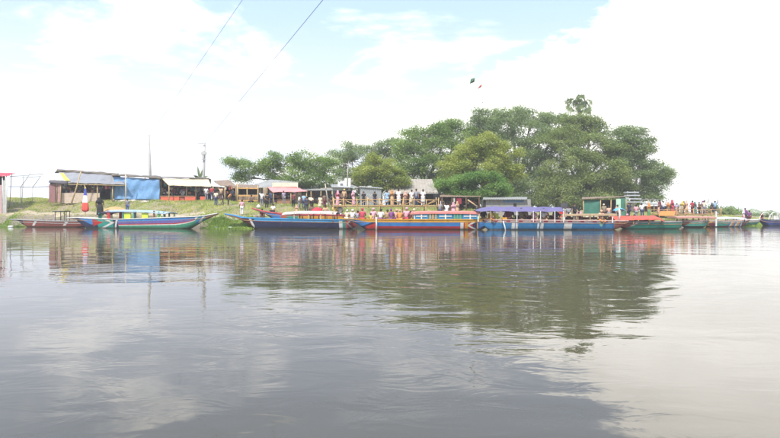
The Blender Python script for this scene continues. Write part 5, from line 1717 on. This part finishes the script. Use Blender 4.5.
for px, off, pose, top, low, face, sc_p, scarf, lb in (
    (346.5, -.1, 'sit', 'cream', 'white', 170, 1.0, 'white', 'seated passenger in cream with a white head cloth at the red boat bow'),
    (352.4, .2, 'sit', 'white', 'grey', 185, 1.1, 'white', 'seated passenger all in white near the red boat bow'),
    (357.0, -.2, 'sit', 'lilac', 'lilac', 160, .95, None, 'seated passenger in lilac left of the crimson passenger'),
    (362.8, .5, 'sit', 'crimson', 'red', 180, 1.2, 'crimson', 'seated passenger in bright crimson, on the red boat'),
    (372.6, -.3, 'sit', 'pink', 'pink', 175, 1.22, 'pink', 'seated passenger with a pink headscarf behind the yellow one'),
    (371.6, .7, 'sit', 'yellow', 'yellow', 190, .75, None, 'small seated passenger in yellow beside the white mooring pole'),
    (381.0, .7, 'sit', 'white', 'purple', 180, 1.12, None, 'broad seated passenger in white shirt seen from behind'),
    (392.2, .6, 'sit', 'purple', 'purple', 175, 1.12, 'purple', 'seated passenger in purple, on the red boat'),
    (396.4, -.1, 'sit', 'peach', 'pink', 160, 1.15, 'peach', 'seated passenger in peach between purple and orange passengers'),
    (400.0, .6, 'sit', 'orange', 'orange', 185, 1.12, 'peach', 'seated passenger in orange, on the red boat'),
    (406.2, 0, 'sit', 'pink', 'crimson', 170, 1.3, 'pink', 'tall seated passenger in pink robe right of the orange one'),
    (411.2, .4, 'sit', 'maroon', 'maroon', 200, .95, None, 'seated passenger in maroon left of the cabin end'),
    (413.8, .6, 'sit', 'cream', 'yellow', 180, 1.15, 'cream', 'seated passenger in cream leaning on the cabin end'),
    (386.6, -.5, 'sit', 'tan', 'brown', 10, 1.05, None, 'seated passenger in tan facing the water behind the white shirt'),
):
    person(b5.on(px, off), pose, top, low, lb, face, sc_p, scarf, 'passengers seated on the red and blue boat')

for px, dy, pose, top, low, face, sc_p, scarf, lb in (
    (339.5, .0, 'sit', 'white', 'white', 180, 1.2, 'cream', 'passenger in white seated on the stern of the orange sided boat, left one'),
    (335.6, .3, 'sit', 'yellow', 'cream', 160, 1.2, 'white', 'passenger in yellow and white seated by the awning post of the navy boat'),
    (296.6, .1, 'robe', 'peach', 'peach', 10, .62, 'peach', 'small person in peach robe standing at the left post of the pale awning'),
    (311.6, .2, 'sit', 'brown', 'black', 20, 1.25, None, 'dark haired passenger left of the red bundle'),
    (326.4, .1, 'sit', 'tan', 'black', 350, 1.15, None, 'dark haired passenger right of the red bundle'),
):
    q = b4.on(px, dy)
    person(q, pose, top, low, lb, face, sc_p, scarf, 'passengers on the orange sided boat')

for px, D, pose, top, low, face, sc_p, scarf, lb in (
    (440.4, 57.6, 'stand', 'grey', 'denim', 170, 1.0, None, 'person in grey behind the salmon cabin roof, leftmost'),
    (447.0, 57.2, 'arm', 'white', 'white', 160, 1.0, None, 'person in white with raised arm behind the cabin roof'),
    (453.2, 57.4, 'robe', 'pink', 'pink', 10, 1.0, 'pink', 'person in pink robe behind the cabin roof'),
    (457.2, 58.4, 'robe', 'peach', 'tan', 0, .95, 'tan', 'person in tan and peach right of the pink robe behind the cabin'),
    (569.0, 56.8, 'stand', 'grey', 'white', 340, 1.02, None, 'person in grey and white beside the dark framed board'),
    (574.0, 57.6, 'stand', 'black', 'black', 10, 1.05, None, 'person in black between the grey and pink dressed people'),
    (580.2, 56.4, 'kurta', 'pink', 'peach', 180, 1.04, None, 'person in bright pink tunic on the landing'),
    (605.0, 57.6, 'stand', 'khaki', 'brown', 20, 1.0, 'cream', 'person in khaki with a cream cap before the green stall'),
    (600.2, 56.8, 'sit', 'tan', 'brown', 0, 1.1, None, 'person in tan sitting right of the cream sacks'),
    (609.6, 57.4, 'stand', 'peach', 'grey', 170, .85, None, 'short person in peach shirt left of the blue parasol'),
    (617.4, 58.2, 'stand', 'tan', 'brown', 10, 1.0, None, 'person in tan before the pale green door panel'),
    (628.0, 60.5, 'stand', 'navy', 'navy', 0, 1.0, None, 'person in navy at the right edge of the green stall'),
    (636.5, 61.5, 'stand', 'pink', 'grey', 160, .95, None, 'person in pink before the white slatted stand'),
    (642.6, 62.0, 'stand', 'white', 'denim', 10, .97, None, 'person in white right of the white slatted stand'),
    (649.0, 62.2, 'robe', 'orange', 'green', 10, .95, 'orange', 'person in orange and green left of the crowded landing stage'),
    (634.0, 57.6, 'sit', 'yellow', 'green', 0, 1.2, None, 'person in yellow sitting behind the coral canopy'),
    (627.0, 57.0, 'sit', 'pink', 'white', 0, 1.2, 'pink', 'person in pink sitting behind the coral canopy'),
    (743.4, 68.2, 'robe', 'white', 'pink', 0, .9, 'white', 'person in white and pale pink on the far spit'),
    (746.0, 68.8, 'stand', 'purple', 'navy', 10, 1.0, None, 'left one of two people in purple on the far spit'),
    (748.8, 68.4, 'stand', 'purple', 'maroon', 350, .95, None, 'right one of two people in purple on the far spit'),
    (761.6, 69.6, 'robe', 'maroon', 'maroon', 0, .85, 'maroon', 'lone person in maroon by the dark blue boat at the right'),
):
    person(on_bank(px, D), pose, top, low, lb, face, sc_p, scarf, BANK)

for px, off, pose, top, low, face, sc_p, scarf, lb in (
    (483.6, -.2, 'sit', 'navy', 'navy', 20, 1.2, None, 'passenger in navy at the left end under the purple canopy'),
    (490.6, .3, 'sit', 'yellow', 'orange', 10, 1.15, None, 'passenger in yellow under the purple canopy'),
    (507.4, .1, 'sit', 'maroon', 'maroon', 350, 1.25, 'maroon', 'passenger in maroon under the purple canopy'),
    (511.0, -.5, 'sit', 'brown', 'black', 0, 1.25, None, 'passenger in brown right of the maroon one under the canopy'),
    (520.4, .2, 'sit', 'khaki', 'brown', 15, 1.25, None, 'passenger in khaki in the middle of the purple canopy'),
    (525.2, -.3, 'sit', 'tan', 'brown', 0, 1.2, None, 'passenger in tan right of the khaki one under the canopy'),
    (532.6, .4, 'sit', 'pink', 'pink', 10, 1.1, 'pink', 'passenger in pink between the white canopy posts'),
    (541.6, .3, 'sit', 'white', 'tan', 330, 1.25, None, 'passenger in white under the right half of the purple canopy'),
    (545.6, -.2, 'sit', 'peach', 'brown', 20, 1.2, None, 'passenger in peach beside the white one under the canopy'),
    (554.6, .2, 'sit', 'navy', 'maroon', 0, 1.2, None, 'passenger in navy at the right end under the purple canopy'),
    (566.8, .3, 'sit', 'brown', 'black', 10, .95, None, 'passenger in brown under the plank roof, leftmost'),
    (577.4, .2, 'sit', 'maroon', 'navy', 0, .95, None, 'passenger in maroon under the plank roof'),
    (597.4, .6, 'sit', 'peach', 'orange', 0, 1.1, 'peach', 'passenger in peach robe under the right end of the plank roof'),
    (604.0, .2, 'sit', 'grey', 'denim', 20, 1.0, None, 'passenger in grey under the right end of the plank roof'),
):
    person(b6.on(px, off), pose, top, low, lb, face, sc_p, scarf, 'passengers on the blue boat')

zj2 = wz(214.6, 64)
crowd = [('pink', 'pink', 'pink'), ('maroon', 'navy', None), ('white', 'denim', None), ('orange', 'brown', 'orange'), ('grey', 'black', None), ('crimson', 'crimson', 'crimson'), ('lilac', 'grey', None), ('yellow', 'khaki', 'yellow'),
         ('navy', 'black', None), ('peach', 'tan', 'peach'), ('red', 'maroon', None), ('teal', 'teal', 'teal'), ('brown', 'black', None), ('purple', 'purple', 'purple'), ('cream', 'grey', None), ('green', 'brown', 'green'), ('black', 'black', None), ('sky', 'denim', None)]
for i, (tp, lw, sf) in enumerate(crowd):
    px = 657.5 + i * 3.35 + random.uniform(-1.7, 1.7)
    dy = random.uniform(-.65, .65)
    lb = 'person in %s %s on the crowded orange landing stage' % (tp, 'robe and headscarf' if sf else 'shirt')
    person(Vector((wx(px, 64 + dy), 64 + dy, zj2)), 'robe' if sf else ('stand', 'walk', 'arm')[i % 3], tp, lw, lb, random.uniform(-60, 60) + (180 if i % 3 == 0 else 0), random.uniform(.74, .98), sf, 'people on the landing stage')

# ------------------------------------------------------------------ haze
hm = bpy.data.materials.new('river_haze')
hm.use_nodes = True
hn = hm.node_tree
hn.nodes.remove(hn.nodes['Principled BSDF'])
pv = hn.nodes.new('ShaderNodeVolumePrincipled')
pv.inputs['Color'].default_value = (0.97, 0.98, 1.0, 1)
pv.inputs['Density'].default_value = 0.0008
pv.inputs['Anisotropy'].default_value = 0.0
hn.links.new(pv.outputs[0], hn.nodes['Material Output'].inputs['Volume'])
hb = MB()
hb.span((-4300, -500, -32), (4300, 4500, 26))
tag(hb.build('haze', hm), 'pale river haze that fades far things', 'haze', kind='stuff')
